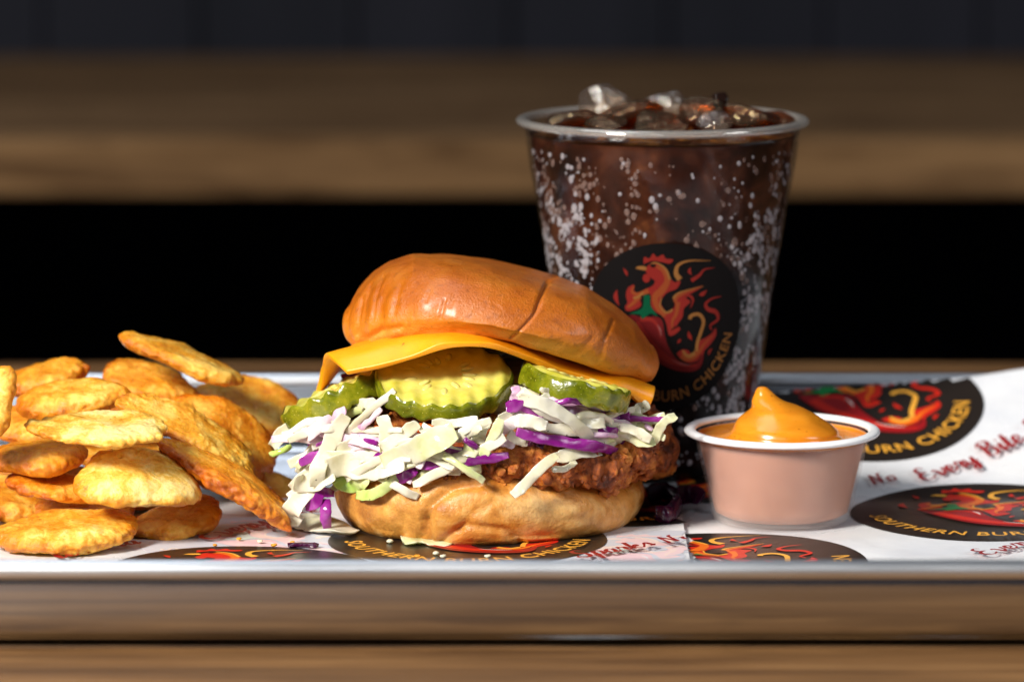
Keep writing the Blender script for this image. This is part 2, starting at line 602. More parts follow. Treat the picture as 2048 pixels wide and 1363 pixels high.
TZ = -0.002                             # table top height
tab = thing('wooden_table', (0, -0.1, FLOOR_Z), 'brown wooden table of horizontal planks carrying the metal tray', 'table')
edges_y = [-0.62, -0.475, -0.33, -0.186 + 0.02, -0.02, 0.126, 0.262, 0.352]
for a, b in zip(edges_y[:-1], edges_y[1:]):
    part(box('plank', (-0.62, 0.62, a + 0.0012, b - 0.0012, TZ - 0.034, TZ), M['wood'], 0.0022), tab)
for sx in (-0.55, 0.55):
    for sy in (-0.55, 0.28):
        part(box('leg', (sx - 0.03, sx + 0.03, sy - 0.03, sy + 0.03, FLOOR_Z, TZ - 0.0345), M['wood'], 0.004), tab)

far = thing('wooden_table', (0, 1.5, FLOOR_Z), 'blurred light brown wooden table standing against the dark wall', 'table')
for a, b in ((1.225, 1.42), (1.42, 1.615), (1.615, 1.81)):
    part(box('plank', (-1.3, 1.3, a + 0.001, b - 0.001, -0.0340, 0.0), M['wood_far'], 0.003), far)
part(box('added_edge_board', (-1.3, 1.3, 1.2095, 1.2255, -0.0345, -0.0008), M['wood_lit_edge'], 0.003), far)  # board added so the table front reads brighter than its top
for sx in (-0.47, 1.1):
    part(box('leg', (sx - 0.035, sx + 0.035, 1.30, 1.37, FLOOR_Z, -0.0345), M['wood_far'], 0.004), far)
    part(box('leg', (sx - 0.035, sx + 0.035, 1.70, 1.77, FLOOR_Z, -0.0345), M['wood_far'], 0.004), far)

# ------------------------------------------------------------------ tray
TC = Vector((0, -0.0155, 0))
HX, HY = 0.2285, 0.1675


def rrect(inset, z, r0=0.03, n=10):
    hx, hy = HX - inset, HY - inset
    r = max(0.004, r0 - inset)
    out = []
    for k, (sx, sy) in enumerate(((1, 1), (-1, 1), (-1, -1), (1, -1))):
        for i in range(n + 1):
            t = pi / 2 * (k + i / n)
            out.append((TC.x + sx * (hx - r) + r * cos(t), TC.y + sy * (hy - r) + r * sin(t), z))
    return out


prof = [(0.05, -0.0012), (0.0215, -0.0012), (0.0180, -0.0004), (0.0152, 0.0018), (0.0060, 0.0212), (0.0052, 0.0238), (0.0040, 0.0250),
        (0.0024, 0.0254), (0.0008, 0.0246), (-0.0002, 0.0230), (0.0, 0.0212), (0.0010, 0.0201), (0.0026, 0.0202), (0.0042, 0.0196),
        (0.0140, 0.0016), (0.0168, -0.0004), (0.0215, -0.0018), (0.05, -0.0018)]
loops = [rrect(a, b) for a, b in prof]
n1 = len(loops[0])


def loops_mesh(name, lp, mat, cap, close):
    fs = grid_faces(len(lp), n1, close, True)
    if cap:
        fs.append(tuple(range(n1)))
        fs.append(tuple(reversed(range((len(lp) - 1) * n1, len(lp) * n1))))
    return link_mesh(name, [v for l in lp for v in l], fs, mat)


tray = thing('serving_tray', (TC.x, TC.y, -0.0018), 'shallow silver aluminium sheet tray with rolled rim carrying the meal', 'tray')
part(loops_mesh('tray_pan', loops[:5] + loops[13:], M['alu'], True, False), tray)
part(loops_mesh('rolled_rim', loops[4:14], M['alu_rim'], False, True), tray)

# ------------------------------------------------------------------ printed paper liners


def hbase(x, y):
    wob = 0.0010 * (noise.noise(Vector((x * 22, y * 22, 3.1))) + 0.6)
    lift = 0.036 * sstep(0.02, 0.10, x) * sstep(0.03, 0.20, y)
    rightlift = 0.004 * sstep(0.13, 0.21, x) * sstep(-0.02, 0.12, y)
    return 0.0004 + max(0, wob) + lift + rightlift


def hleft(x, y):
    curl = 0.0025 * sstep(0.035, 0.058, x) * (0.6 + 0.4 * sin(y * 40))
    return hbase(min(x, 0.03), min(y, 0.03)) + 0.0007 + max(0, curl) * 0.4


def PP(px, py, h):                      # point on a pixel's ray on the paper surface
    r = ray(px, py)
    t = 1.05
    while t < 1.8:
        q = CAMP + r * t
        if q.z <= h(q.x, q.y):
            return q
        t += 0.0005
    return q


def sheet(name, corners, h, mat, nu=90, nv=80, th=0.0001):
    (a, b, c, d) = corners               # front-left, front-right, back-right, back-left
    vs_ = []
    for i in range(nu):
        for j in range(nv):
            u, v = i / (nu - 1), j / (nv - 1)
            x = (a[0] * (1 - u) + b[0] * u) * (1 - v) + (d[0] * (1 - u) + c[0] * u) * v
            y = (a[1] * (1 - u) + b[1] * u) * (1 - v) + (d[1] * (1 - u) + c[1] * u) * v
            vs_.append((x, y, h(x, y)))
    n = len(vs_)
    fs = grid_faces(nu, nv)
    vs2 = vs_ + [(x, y, z - th) for x, y, z in vs_]
    fs2 = [tuple(reversed(f)) for f in fs] + [tuple(k + n for k in f) for f in fs]
    return link_mesh(name, vs2, fs2, mat)


BASE_BACK_L = PP(1560, 806, hbase)
paper_r = sheet('paper_liner', ((-0.02, -0.168), (0.213, -0.168), (0.213, 0.142), (-0.02, 0.112)), hbase, M['paper'])
tag(paper_r, 'white printed paper liner climbing the back of the tray, under the dipping sauce', 'paper')
paper_l = sheet('paper_liner', ((-0.213, -0.168), (0.0535, -0.168), (0.0548, 0.060), (-0.213, 0.055)), hleft, M['paper'])
tag(paper_l, 'white printed paper liner lying flat under the burger and potato slices', 'paper')

# ------------------------------------------------------------------ emblem in unit-disc coordinates
EC, ER = (505.0, 670.0), 672.0


def U(x, y):
    return ((x - EC[0]) / ER, -(y - EC[1]) / ER)


def fill(poly, res=0.09):
    pts = [U(*p) for p in catmull(poly + [poly[0]], len(poly) * 4)[:-1]]
    vv = [Vector(p) for p in pts]
    n = len(vv)
    ed = [(i, (i + 1) % n) for i in range(n)]
    xs = [p[0] for p in pts]
    ys = [p[1] for p in pts]
    x = min(xs)
    while x < max(xs):
        y = min(ys)
        while y < max(ys):
            vv.append(Vector((x + 0.01, y + 0.013)))
            y += res
        x += res
    r = delaunay_2d_cdt(vv, ed, [], 1, 1e-5)
    return [tuple(v) for v in r[0]], [tuple(f) for f in r[2]]


def ribbon(pts, w0, w1, n=18, unit=True, mid=None):
    c = catmull(pts, n)
    vs_ = []
    for i, p in enumerate(c):
        a = c[max(0, i - 1)]
        b = c[min(n - 1, i + 1)]
        dx, dy = b[0] - a[0], b[1] - a[1]
        l = sqrt(dx * dx + dy * dy) or 1
        t = i / (n - 1)
        w = w0 + (w1 - w0) * t if mid is None else (w0 + (mid - w0) * t * 2 if t < 0.5 else mid + (w1 - mid) * (t * 2 - 1))
        for s in (-0.5, 0.5):
            q = (p[0] - dy / l * w * s, p[1] + dx / l * w * s)
            vs_.append(U(*q) if unit else q)
    return vs_, [(2 * i, 2 * i + 1, 2 * i + 3, 2 * i + 2) for i in range(n - 1)]


def disc_poly(cx, cy, rx, ry, n=16):
    return [(cx + rx * cos(2 * pi * i / n), cy + ry * sin(2 * pi * i / n)) for i in range(n)]


def text_mesh(txt, bold=0.0):
    cu = bpy.data.curves.new('lettering', 'FONT')
    cu.body = txt
    cu.size = 1.0
    cu.space_character = 1.08
    cu.offset = bold
    cu.resolution_u = 3
    ob = bpy.data.objects.new('lettering', cu)
    COL.objects.link(ob)
    bpy.context.view_layer.update()
    me = bpy.data.meshes.new_from_object(ob)
    vs_ = [tuple(v.co) for v in me.vertices]
    fs = [tuple(p.vertices) for p in me.polygons]
    bpy.data.objects.remove(ob)
    bpy.data.curves.remove(cu)
    bpy.data.meshes.remove(me)
    return vs_, fs


def emblem_layers():
    L = []
    # disc as a polar grid
    vs_, fs = [(0, 0)], []
    nr, nt_ = 14, 72
    for i in range(1, nr + 1):
        for k in range(nt_):
            t = 2 * pi * k / nt_
            vs_.append((i / nr * cos(t), i / nr * sin(t)))
    for k in range(nt_):
        fs.append((0, 1 + k, 1 + (k + 1) % nt_))
        for i in range(nr - 1):
            a = 1 + i * nt_
            fs.append((a + k, a + nt_ + k, a + nt_ + (k + 1) % nt_, a + (k + 1) % nt_))
    L.append(('disc', 'disc', [(vs_, fs)]))
    body = [(365, 180), (420, 150), (490, 190), (530, 270), (570, 310), (615, 300), (590, 360), (520, 390), (475, 440), (470, 490), (510, 545),
            (560, 520), (575, 470), (560, 430), (620, 390), (700, 365), (800, 345), (720, 395), (660, 430), (700, 470), (650, 520), (640, 590),
            (600, 650), (625, 690), (540, 740), (510, 640), (480, 580), (430, 550), (390, 500), (385, 410), (330, 400), (300, 440), (310, 500),
            (240, 540), (185, 545), (180, 510), (200, 480), (190, 420), (210, 360), (260, 335), (255, 380), (290, 400), (340, 370), (400, 340),
            (420, 300), (380, 270), (350, 220)]
    tailf = [(600, 880), (650, 850), (700, 860), (720, 885), (760, 860), (770, 790), (830, 770), (900, 730), (930, 690), (940, 750), (890, 820),
             (840, 870), (830, 930), (780, 960), (700, 965), (640, 930)]
    L.append(('flame_body', 'red', [fill(body), fill(tailf)]))
    acc = [ribbon([(400, 175), (480, 215), (515, 300), (470, 380), (420, 430), (440, 510), (500, 580)], 10, 34, 22, mid=58),
           ribbon([(300, 425), (250, 480), (200, 520)], 40, 16), ribbon([(260, 345), (240, 390), (290, 410), (370, 380)], 8, 40),
           ribbon([(575, 470), (590, 430), (660, 395), (780, 352)], 34, 4), ribbon([(600, 470), (590, 560), (560, 620), (560, 690)], 36, 8),
           ribbon([(640, 905), (720, 925), (790, 880), (830, 820), (910, 745)], 50, 6)]
    L.append(('flame_orange', 'orange', acc))
    gold = [ribbon([(610, 290), (580, 240), (595, 175), (680, 142), (845, 147)], 44, 3, 24), ribbon([(390, 168), (430, 158), (500, 205), (535, 290)], 10, 16),
            ribbon([(470, 430), (462, 500), (510, 552), (560, 530)], 8, 18), ribbon([(700, 608), (712, 580), (775, 572), (818, 630), (800, 715), (775, 800), (770, 870)], 28, 26, 24),
            ribbon([(650, 860), (700, 905), (760, 880)], 20, 30), ribbon([(560, 440), (600, 400), (700, 368), (800, 347)], 18, 3),
            fill([(272, 202), (300, 186), (350, 188), (352, 216), (310, 213)]), ribbon([(330, 392), (290, 430), (250, 440)], 14, 20)]
    L.append(('flame_gold', 'gold', gold))
    reds = [fill([(335, 168), (342, 112), (380, 122), (408, 82), (436, 112), (480, 90), (500, 122), (556, 130), (530, 162), (470, 150), (400, 142)]),
            fill(disc_poly(355, 280, 28, 34)), ribbon([(700, 300), (760, 260), (800, 215), (880, 205)], 34, 3),
            ribbon([(960, 438), (880, 450), (826, 490), (850, 535), (920, 560), (945, 620), (880, 665), (895, 705)], 5, 8, 26, mid=36),
            ribbon([(120, 380), (105, 440), (130, 510)], 3, 4, 10, mid=42), ribbon([(180, 205), (200, 240), (208, 268)], 3, 3, 8, mid=26),
            ribbon([(690, 195), (680, 225), (700, 255)], 3, 3, 8, mid=28), ribbon([(765, 415), (795, 410), (830, 380)], 5, 3, 8, mid=40),
            ribbon([(690, 705), (705, 745), (728, 778)], 4, 3, 8, mid=34), ribbon([(605, 800), (620, 780), (636, 765)], 4, 3, 8, mid=24),
            ribbon([(880, 905), (890, 875), (912, 850)], 3, 3, 8, mid=26), ribbon([(640, 430), (690, 420), (720, 460), (700, 520)], 8, 4, 10, mid=22)]
    L.append(('flame_red', 'red', reds))
    chili = [(190, 590), (240, 690), (330, 830), (440, 945), (590, 1015), (740, 1030), (820, 985), (832, 895), (790, 950), (700, 972), (600, 925), (530, 825),
             (495, 720), (482, 620), (420, 585), (330, 600), (250, 575)]
    L.append(('chili', 'dark_red', [fill(chili)]))
    L.append(('chili_shade', 'red', [ribbon([(260, 640), (360, 780), (470, 890), (600, 960), (780, 985)], 60, 12, 22, mid=64), ribbon([(300, 610), (390, 610), (440, 660), (470, 760)], 40, 10)]))
    L.append(('outline', 'line', [ribbon([(400, 560), (470, 590), (505, 690), (530, 800), (600, 905), (700, 965), (790, 945), (815, 890)], 8, 6, 30, mid=20),
                                  fill(disc_poly(405, 178, 22, 13)), fill(disc_poly(535, 485, 36, 38)), ribbon([(640, 640), (580, 670), (550, 690)], 14, 4)]))
    L.append(('stem', 'green', [fill([(335, 412), (382, 418), (386, 495), (440, 580), (385, 560), (320, 605), (298, 570), (215, 566), (318, 520)])]))
    L.append(('highlight', 'white', [ribbon([(440, 650), (462, 690), (470, 740)], 4, 4, 8, mid=14), ribbon([(560, 930), (640, 965), (720, 978)], 3, 3, 10, mid=9)]))
    # lettering on the lower arc
    tv_, tf_ = text_mesh('SOUTHERN BURN CHICKEN', 0.012)
    x0 = min(v[0] for v in tv_)
    x1 = max(v[0] for v in tv_)
    span, rad, hh = radians(166), 0.885, 0.128
    out = []
    for v in tv_:
        t = -pi / 2 - span / 2 + span * (v[0] - x0) / (x1 - x0)
        r = rad - v[1] * hh / 0.7
        out.append((r * cos(t), r * sin(t)))
    L.append(('lettering', 'gold', [(out, tf_)]))
    return L


EMB = emblem_layers()


def emblem(parent, mapping, pal, step, keep=None):
    for i, (nm, colr, pieces) in enumerate(EMB):
        vs_, fs = [], []
        for pv, pf in pieces:
            k = len(vs_)
            vs_ += pv
            fs += [tuple(a + k for a in f) for f in pf]
        if keep:
            fs = [f for f in fs if keep(*mapping(sum(vs_[a][0] for a in f) / len(f), sum(vs_[a][1] for a in f) / len(f), 0))]
            used = sorted({a for f in fs for a in f})
            ix = {a: k for k, a in enumerate(used)}
            vs_ = [vs_[a] for a in used]
            fs = [tuple(ix[a] for a in f) for f in fs]
        if not fs:
            continue
        pts = [mapping(u, v, step * (i + 1)) for u, v in vs_]
        o = link_mesh('print_' + nm, pts, fs, pal[colr])
        part(o, parent)


def paper_map(c, R, rot, h):
    cr, sr = cos(rot), sin(rot)

    def f(u, v, e):
        x = c[0] + R * (u * cr - v * sr)
        y = c[1] + R * (u * sr + v * cr)
        return (x, y, h(x, y) + 0.00012 + e)
    return f


keep_r = lambda x, y, z: 0.056 < x < 0.213 and -0.166 < y < 0.112 + 0.03 * (x + 0.02) / 0.233 - 0.001
keep_l = lambda x, y, z: -0.212 < x < 0.0532 and -0.166 < y < 0.054
DISC_R = 0.0435
for (px, py, sh, h, kp, pal, rot) in [
        (1450, 1122, paper_r, hbase, keep_r, INK, 0.25), (1972, 1029, paper_r, hbase, keep_r, INK, 0.0), (1716, 806, paper_r, hbase, keep_r, INK, 0.05),
        (935, 1084, paper_l, hleft, keep_l, INK, 0.0), (472, 1152, paper_l, hleft, keep_l, INK, 0.1), (-215, 1062, paper_l, hleft, keep_l, INK, 0.0),
        (1250, 1003, paper_l, hleft, keep_l, INK, 0.0), (560, 1085, paper_l, hleft, keep_l, GHOST, 0.2), (1310, 1113, paper_l, hleft, keep_l, GHOST, 0.0),
        (1420, 940, paper_r, hbase, keep_r, INK, 3.0)]:
    c = PP(px, py, h)
    st = 0.00007 if pal is INK else 0.000012
    emblem(sh, paper_map((c.x, c.y), DISC_R, rot, (lambda x, y, h=h, o=(0.0 if pal is GHOST else 0.00015): h(x, y) + o)), pal, st, kp)

# cursive red lettering drawn as strokes, x-height 0.5
GLY = {
    'E': (0.62, [[(0.52, 0.86), (0.36, 0.98), (0.18, 0.84), (0.22, 0.62), (0.40, 0.54), (0.16, 0.48), (0.04, 0.26), (0.16, 0.03), (0.40, 0.03), (0.60, 0.20)]]),
    'v': (0.50, [[(0.0, 0.42), (0.08, 0.5), (0.18, 0.3), (0.22, 0.03), (0.40, 0.22), (0.44, 0.48), (0.52, 0.44)]]),
    'e': (0.42, [[(0.02, 0.16), (0.26, 0.26), (0.30, 0.44), (0.18, 0.5), (0.06, 0.30), (0.12, 0.05), (0.26, 0.03), (0.44, 0.20)]]),
    'r': (0.40, [[(0.0, 0.2), (0.1, 0.52), (0.16, 0.44), (0.30, 0.44), (0.24, 0.14), (0.30, 0.02), (0.42, 0.18)]]),
    'y': (0.50, [[(0.02, 0.46), (0.08, 0.12), (0.20, 0.06), (0.36, 0.48)], [(0.38, 0.48), (0.34, 0.0), (0.22, -0.36), (0.04, -0.34), (0.16, -0.12), (0.50, 0.18)]]),
    'B': (0.66, [[(0.22, 0.92), (0.20, 0.5), (0.12, 0.04)], [(0.02, 0.74), (0.20, 0.98), (0.48, 0.94), (0.50, 0.70), (0.24, 0.54), (0.52, 0.46), (0.54, 0.16), (0.34, 0.0), (0.12, 0.06)]]),
    'i': (0.28, [[(0.02, 0.2), (0.12, 0.5), (0.12, 0.12), (0.18, 0.02), (0.30, 0.2)], [(0.15, 0.68), (0.18, 0.74)]]),
    't': (0.34, [[(0.02, 0.2), (0.18, 0.86), (0.12, 0.12), (0.22, 0.02), (0.36, 0.2)], [(0.02, 0.56), (0.32, 0.60)]]),
    'S': (0.60, [[(0.54, 0.82), (0.40, 0.98), (0.20, 0.86), (0.24, 0.62), (0.46, 0.40), (0.44, 0.10), (0.22, 0.0), (0.04, 0.14), (0.12, 0.30)]]),
    'p': (0.48, [[(0.04, 0.3), (0.12, 0.5), (0.08, 0.0), (0.04, -0.40)], [(0.10, 0.36), (0.26, 0.5), (0.38, 0.36), (0.32, 0.08), (0.14, 0.04)], [(0.32, 0.08), (0.48, 0.2)]]),
    'a': (0.46, [[(0.34, 0.44), (0.18, 0.5), (0.04, 0.28), (0.12, 0.03), (0.26, 0.12), (0.34, 0.46), (0.32, 0.10), (0.38, 0.02), (0.48, 0.2)]]),
    'k': (0.48, [[(0.02, 0.2), (0.20, 0.96), (0.10, 0.5), (0.08, 0.0)], [(0.10, 0.26), (0.32, 0.5), (0.30, 0.32), (0.14, 0.26), (0.34, 0.02), (0.50, 0.2)]]),
    's': (0.38, [[(0.0, 0.16), (0.22, 0.54), (0.28, 0.30), (0.26, 0.06), (0.08, 0.04)], [(0.24, 0.06), (0.40, 0.2)]]),
    'N': (0.74, [[(0.02, 0.04), (0.14, 0.10), (0.22, 0.92)], [(0.22, 0.92), (0.40, 0.40), (0.48, 0.04)], [(0.48, 0.04), (0.56, 0.80), (0.72, 0.96)]]),
    'o': (0.42, [[(0.22, 0.5), (0.06, 0.36), (0.10, 0.06), (0.26, 0.04), (0.34, 0.28), (0.22, 0.5), (0.44, 0.44)]]),
    'F': (0.60, [[(0.06, 0.80), (0.20, 0.96), (0.60, 0.92)], [(0.36, 0.92), (0.30, 0.5), (0.16, 0.02), (0.02, 0.10)], [(0.14, 0.50), (0.44, 0.54)]]),
    'l': (0.28, [[(0.0, 0.2), (0.20, 0.80), (0.14, 0.94), (0.08, 0.60), (0.12, 0.06), (0.28, 0.2)]]),
    'u': (0.50, [[(0.02, 0.46), (0.08, 0.10), (0.20, 0.04), (0.36, 0.46), (0.36, 0.10), (0.40, 0.02), (0.52, 0.2)]]),
    ' ': (0.34, []),
}


def script(words, px0, px1, sh, h, kp, size):
    a = PP(*px0, h)
    b = PP(*px1, h)
    ang = atan2(b.y - a.y, b.x - a.x)
    ca, sa = cos(ang), sin(ang)
    vs_, fs = [], []
    x = 0
    for ch in words:
        adv, strokes = GLY[ch]
        for st in strokes:
            n = 7 * len(st)
            c = catmull(st, n)
            k = len(vs_)
            for i, p in enumerate(c):
                q0, q1 = c[max(0, i - 1)], c[min(n - 1, i + 1)]
                dx, dy = q1[0] - q0[0], q1[1] - q0[1]
                l = sqrt(dx * dx + dy * dy) or 1
                w = 0.070 + 0.095 * abs(dy / l) ** 1.5 * (1 if dy < 0 else 0.45)
                w *= 0.5 + 0.5 * sin(pi * min(1, max(0, i / (n - 1)))) ** 0.5
                for s in (-0.5, 0.5):
                    gx, gy = x + p[0] - dy / l * w * s + p[1] * 0.18, p[1] + dx / l * w * s
                    X = a.x + size * (gx * ca - gy * sa)
                    Y = a.y + size * (gx * sa + gy * ca)
                    vs_.append((X, Y, h(X, Y) + 0.0012 + 0.000001 * k))
            fs += [(k + 2 * i, k + 2 * i + 1, k + 2 * i + 3, k + 2 * i + 2) for i in range(n - 1)]
        x += adv
    fs = [f for f in fs if kp(*vs_[f[0]])]
    if fs:
        part(link_mesh('print_script', vs_, fs, INK['dark_red']), sh)


script('Every Bite', (418, 1086), (575, 1050), paper_l, hleft, keep_l, 0.0125)
script('Sparks No', (1160, 1124), (1345, 1096), paper_l, hleft, keep_l, 0.0108)
script('tes Fla', (118, 1124), (300, 1094), paper_l, hleft, keep_l, 0.0108)
script('Every Bite So', (1850, 968), (2045, 896), paper_r, hbase, keep_r, 0.0104)
script('Every', (1976, 1117), (2060, 1098), paper_r, hbase, keep_r, 0.0104)
script('No', (1745, 976), (1785, 969), paper_r, hbase, keep_r, 0.0090)


# ------------------------------------------------------------------ burger
BX, BD = -0.0078, 1.342                 # burger axis: x and ground distance from the camera
BY = BD - CAM_D
burger = thing('chicken_burger', (BX, BY, 0.0), 'fried chicken burger with cheese, pickles and slaw in a glossy round bun', 'burger')


def crease_depth(v, lines):             # depth of grooves whose courses are given as picture polylines
    px, py = PIX(v)
    d = 0.0
    for pts, w, dep in lines:
        best = 1e9
        if not (min(q[0] for q in pts) - 3 * w < px < max(q[0] for q in pts) + 3 * w and min(q[1] for q in pts) - 3 * w < py < max(q[1] for q in pts) + 3 * w):
            continue
        for (x0, y0), (x1, y1) in zip(pts[:-1], pts[1:]):
            ex, ey = x1 - x0, y1 - y0
            t = max(0, min(1, ((px - x0) * ex + (py - y0) * ey) / (ex * ex + ey * ey)))
            best = min(best, (px - x0 - ex * t) ** 2 + (py - y0 - ey * t) ** 2)
        d += dep * exp(-best / (w * w))
    return d


OUR_T = [(675, 640), (700, 553), (725, 527), (750, 515), (775, 507), (800, 504), (825, 502), (850, 501), (900, 503), (950, 508), (1000, 512), (1050, 518), (1100, 525), (1150, 536), (1200, 555), (1250, 578), (1275, 594), (1300, 617), (1325, 700)]
OUR_B = [(675, 650), (700, 703), (725, 720), (750, 724), (800, 725), (850, 722), (900, 716), (950, 719), (1000, 726), (1050, 736), (1100, 756), (1150, 776), (1200, 792), (1225, 796), (1250, 796), (1275, 791), (1300, 774), (1325, 730)]
NEW_T = [(675, 650), (690, 617), (705, 585), (725, 559), (750, 537), (777, 521), (825, 507), (900, 507), (982, 518), (1050, 533), (1112, 550), (1173, 572), (1228, 606), (1272, 641), (1306, 688), (1325, 735)]
NEW_B = [(675, 662), (690, 690), (705, 702), (750, 703), (800, 692), (845, 682), (913, 676), (982, 685), (1050, 700), (1118, 717), (1187, 737), (1221, 752), (1255, 760), (1285, 768), (1303, 772), (1325, 745)]


def interp(tb, x):
    if x <= tb[0][0]:
        return tb[0][1]
    for (x0, y0), (x1, y1) in zip(tb[:-1], tb[1:]):
        if x <= x1:
            t = (x - x0) / (x1 - x0)
            return y0 + (y1 - y0) * t
    return tb[-1][1]


def settle(w):                          # the baked bun is not symmetric: domed on the left, flattened and drooping on the right
    px, py = PIX(w)
    yt, yb = interp(OUR_T, px), interp(OUR_B, px)
    q = max(0.0, min(1.0, (py - yt) / max(20, yb - yt)))
    w.z -= ((1 - q) * (interp(NEW_T, px) - yt) + q * (interp(NEW_B, px) - yb)) / 6313.0
    return w


def bun(name, prof, mat, n, k, place, rfun, disp, bake, lines):
    pr = catmull(prof, k)
    H = max(p[1] for p in pr)
    R = max(p[0] for p in pr)
    vs_, bk = [], []
    for i in range(n):
        t = 2 * pi * i / n
        rf = rfun(t)
        for (r, z) in pr:
            r = max(r, 0.00001)
            p = Vector((r * rf * cos(t), r * rf * sin(t), z))
            nrm = Vector((cos(t) * (r / R) ** 2, sin(t) * (r / R) ** 2, (z / H - 0.45) * 1.4))
            nrm.normalize()
            p = p + nrm * disp(p, t)
            if name == 'bottom_bun':
                p.z *= 1 - 0.34 * sstep(-0.005, 0.048, p.x)
            if name == 'top_bun':
                p.z += 0.0108 * exp(-((p.x + 0.003) / 0.027) ** 2) * sstep(0.012, -0.03, p.y) * sstep(0.020, 0.002, z)
            w = place @ p
            if name == 'top_bun':
                w = settle(w)
            if lines and w.y < BY + 0.02:
                w = w - (place.to_3x3() @ nrm) * crease_depth(w, lines)
            vs_.append(w)
            bk.append(bake(p, z / H))
    fs = grid_faces(n, k, True)
    o = link_mesh(name, vs_, fs, mat, True, {'bake': bk})
    return part(o, burger)


mm = 0.001
# bottom bun
prof_b = [(0, 0), (25, 0), (41, 0.1), (45.5, 1.4), (48.2, 6), (49.4, 11.5), (48.6, 17), (45.8, 21.5), (41, 23.6), (34, 23), (18, 21), (0, 21)]
prof_b = [(a * mm, b * mm) for a, b in prof_b]
place_b = Matrix.Translation((BX, BY - 0.0110, 0.0012))


def disp_b(p, t):
    d = 0.0016 * nz(p, 34, 2.0) + 0.0009 * nz(p, 85, 5.0) + 0.0004 * nz(p, 190, 9.0)
    # sagging folds
    d -= 0.0011 * max(0, nz((p[0] * 1.0, p[1], p[2] * 2.2), 60, 11.0)) ** 1.5
    if p[2] < 0.003:
        d *= 0.3
    return d


bot_lines = [([(842, 1075), (862, 1010), (905, 975), (960, 968)], 9, 0.0016), ([(880, 1085), (930, 1050), (1010, 1060), (1050, 1090)], 8, 0.0012),
             ([(850, 1040), (860, 1085)], 8, 0.0014), ([(760, 1000), (800, 1040), (800, 1070)], 10, 0.0008), ([(990, 1000), (940, 1030), (920, 1060)], 9, 0.0008)]
bun('bottom_bun', prof_b, M['bottom_bun'], 260, 90, place_b, lambda t: 1 + 0.012 * sin(2 * t + 0.5) + 0.01 * sin(3 * t + 1),
    disp_b, lambda p, h: max(0, min(1, 0.25 + 0.75 * sstep(0.55, 1.0, h) + 0.25 * nz(p, 45, 3) - 0.2 * sstep(0.3, 0.0, h))), bot_lines)

# top bun
prof_t = [(0, 3.5), (22, 3.2), (34, 1.6), (40.5, 0.2), (44.5, 2.2), (48.2, 7.5), (50, 14), (49.4, 21), (46.4, 28), (40.5, 33.4), (31, 36.6), (18, 38), (0, 38.6)]
prof_t = [(a * mm * 1.01, b * mm * 0.975) for a, b in prof_t]
TOPC = Vector((BX + 0.0030, BY, 0.0455))
place_t = Matrix.Translation(TOPC) @ Matrix.Rotation(radians(8.4), 4, 'Y') @ Matrix.Rotation(radians(-3.0), 4, 'X')


def disp_t(p, t):
    d = 0.0013 * nz(p, 24, 1.0) + 0.0005 * nz(p, 70, 4.0) + 0.00018 * nz(p, 220, 8.0)
    d -= 0.0022 * sstep(0.015, 0.045, p[0]) * sstep(0.02, 0.036, p[2])
    # puckered left side
    pk = sstep(-0.018, -0.042, p[0])
    d += pk * 0.0007 * sin(t * 26 + 3 * nz(p, 60, 3)) * sstep(0.034, 0.02, p[2])
    d += 0.0006 * sstep(0.018, 0.006, p[2]) * nz((p[0], p[1], p[2] * 0.3), 150, 6)
    return d


top_lines = [([(1116, 545), (1104, 556), (1092, 570), (1080, 598), (1073, 618), (1066, 632), (1048, 652), (1036, 664), (1022, 676)], 3.0, 0.0010), ([(1092, 570), (1080, 598), (1073, 618)], 7, 0.0005),
             ([(1226, 640), (1219, 658), (1208, 680)], 3.0, 0.0006), ([(1206, 690), (1200, 712), (1192, 722)], 6, 0.0006), ([(1186, 676), (1172, 690), (1152, 706)], 7, 0.0005),
             ([(724, 596), (718, 630), (714, 668)], 3, 0.0007), ([(766, 552), (752, 590), (744, 640)], 3, 0.0006), ([(742, 566), (733, 600), (727, 640)], 3, 0.0005),
             ([(802, 566), (794, 590), (786, 630)], 6, 0.0005), ([(890, 600), (880, 635)], 4, 0.0004), ([(910, 590), (900, 610)], 4, 0.0003), ([(860, 580), (852, 600)], 4, 0.0003),
             ([(736, 676), (760, 662), (800, 654)], 7, 0.0009)]
bun('top_bun', prof_t, M['top_bun'], 640, 150, place_t, lambda t: 1 + 0.012 * sin(2 * t + 1.1) + 0.008 * sin(3 * t - 0.4),
    disp_t, lambda p, h: max(0, min(1, sstep(0.05, 0.75, h) + 0.22 * nz(p, 40, 2))), top_lines)


# fried chicken fillet
def craggy(p, s=1.0):
    d = 0.0036 * nz(p, 38 * s, 3.0) + 0.0032 * nz(p, 85 * s, 7.0) + 0.0022 * abs(nz(p, 150 * s, 2.0)) + 0.0012 * nz(p, 330 * s, 5.0) + 0.0009 * nz(p, 700 * s, 1.0)
    v = noise.voronoi(Vector(p) * 130 * s)[0]
    d += 0.0034 * (0.45 - v[0])
    return d


def blob(name, c, ax, rotm, n, k, mat, dispf, pw=0.7):
    vs_ = []
    for i in range(n):
        t = 2 * pi * i / n
        for j in range(k):
            ph = -pi / 2 + pi * j / (k - 1)
            cr_ = abs(cos(ph)) ** pw
            p = Vector((ax[0] * cr_ * cos(t), ax[1] * cr_ * sin(t), ax[2] * sin(ph)))
            nr_ = Vector((p.x / ax[0] ** 2, p.y / ax[1] ** 2, p.z / ax[2] ** 2))
            if nr_.length < 1e-6:
                nr_ = Vector((0, 0, 1))
            nr_.normalize()
            vs_.append(rotm @ (p + nr_ * dispf(p, t)) + Vector(c))
    return link_mesh(name, vs_, grid_faces(n, k, True), mat)


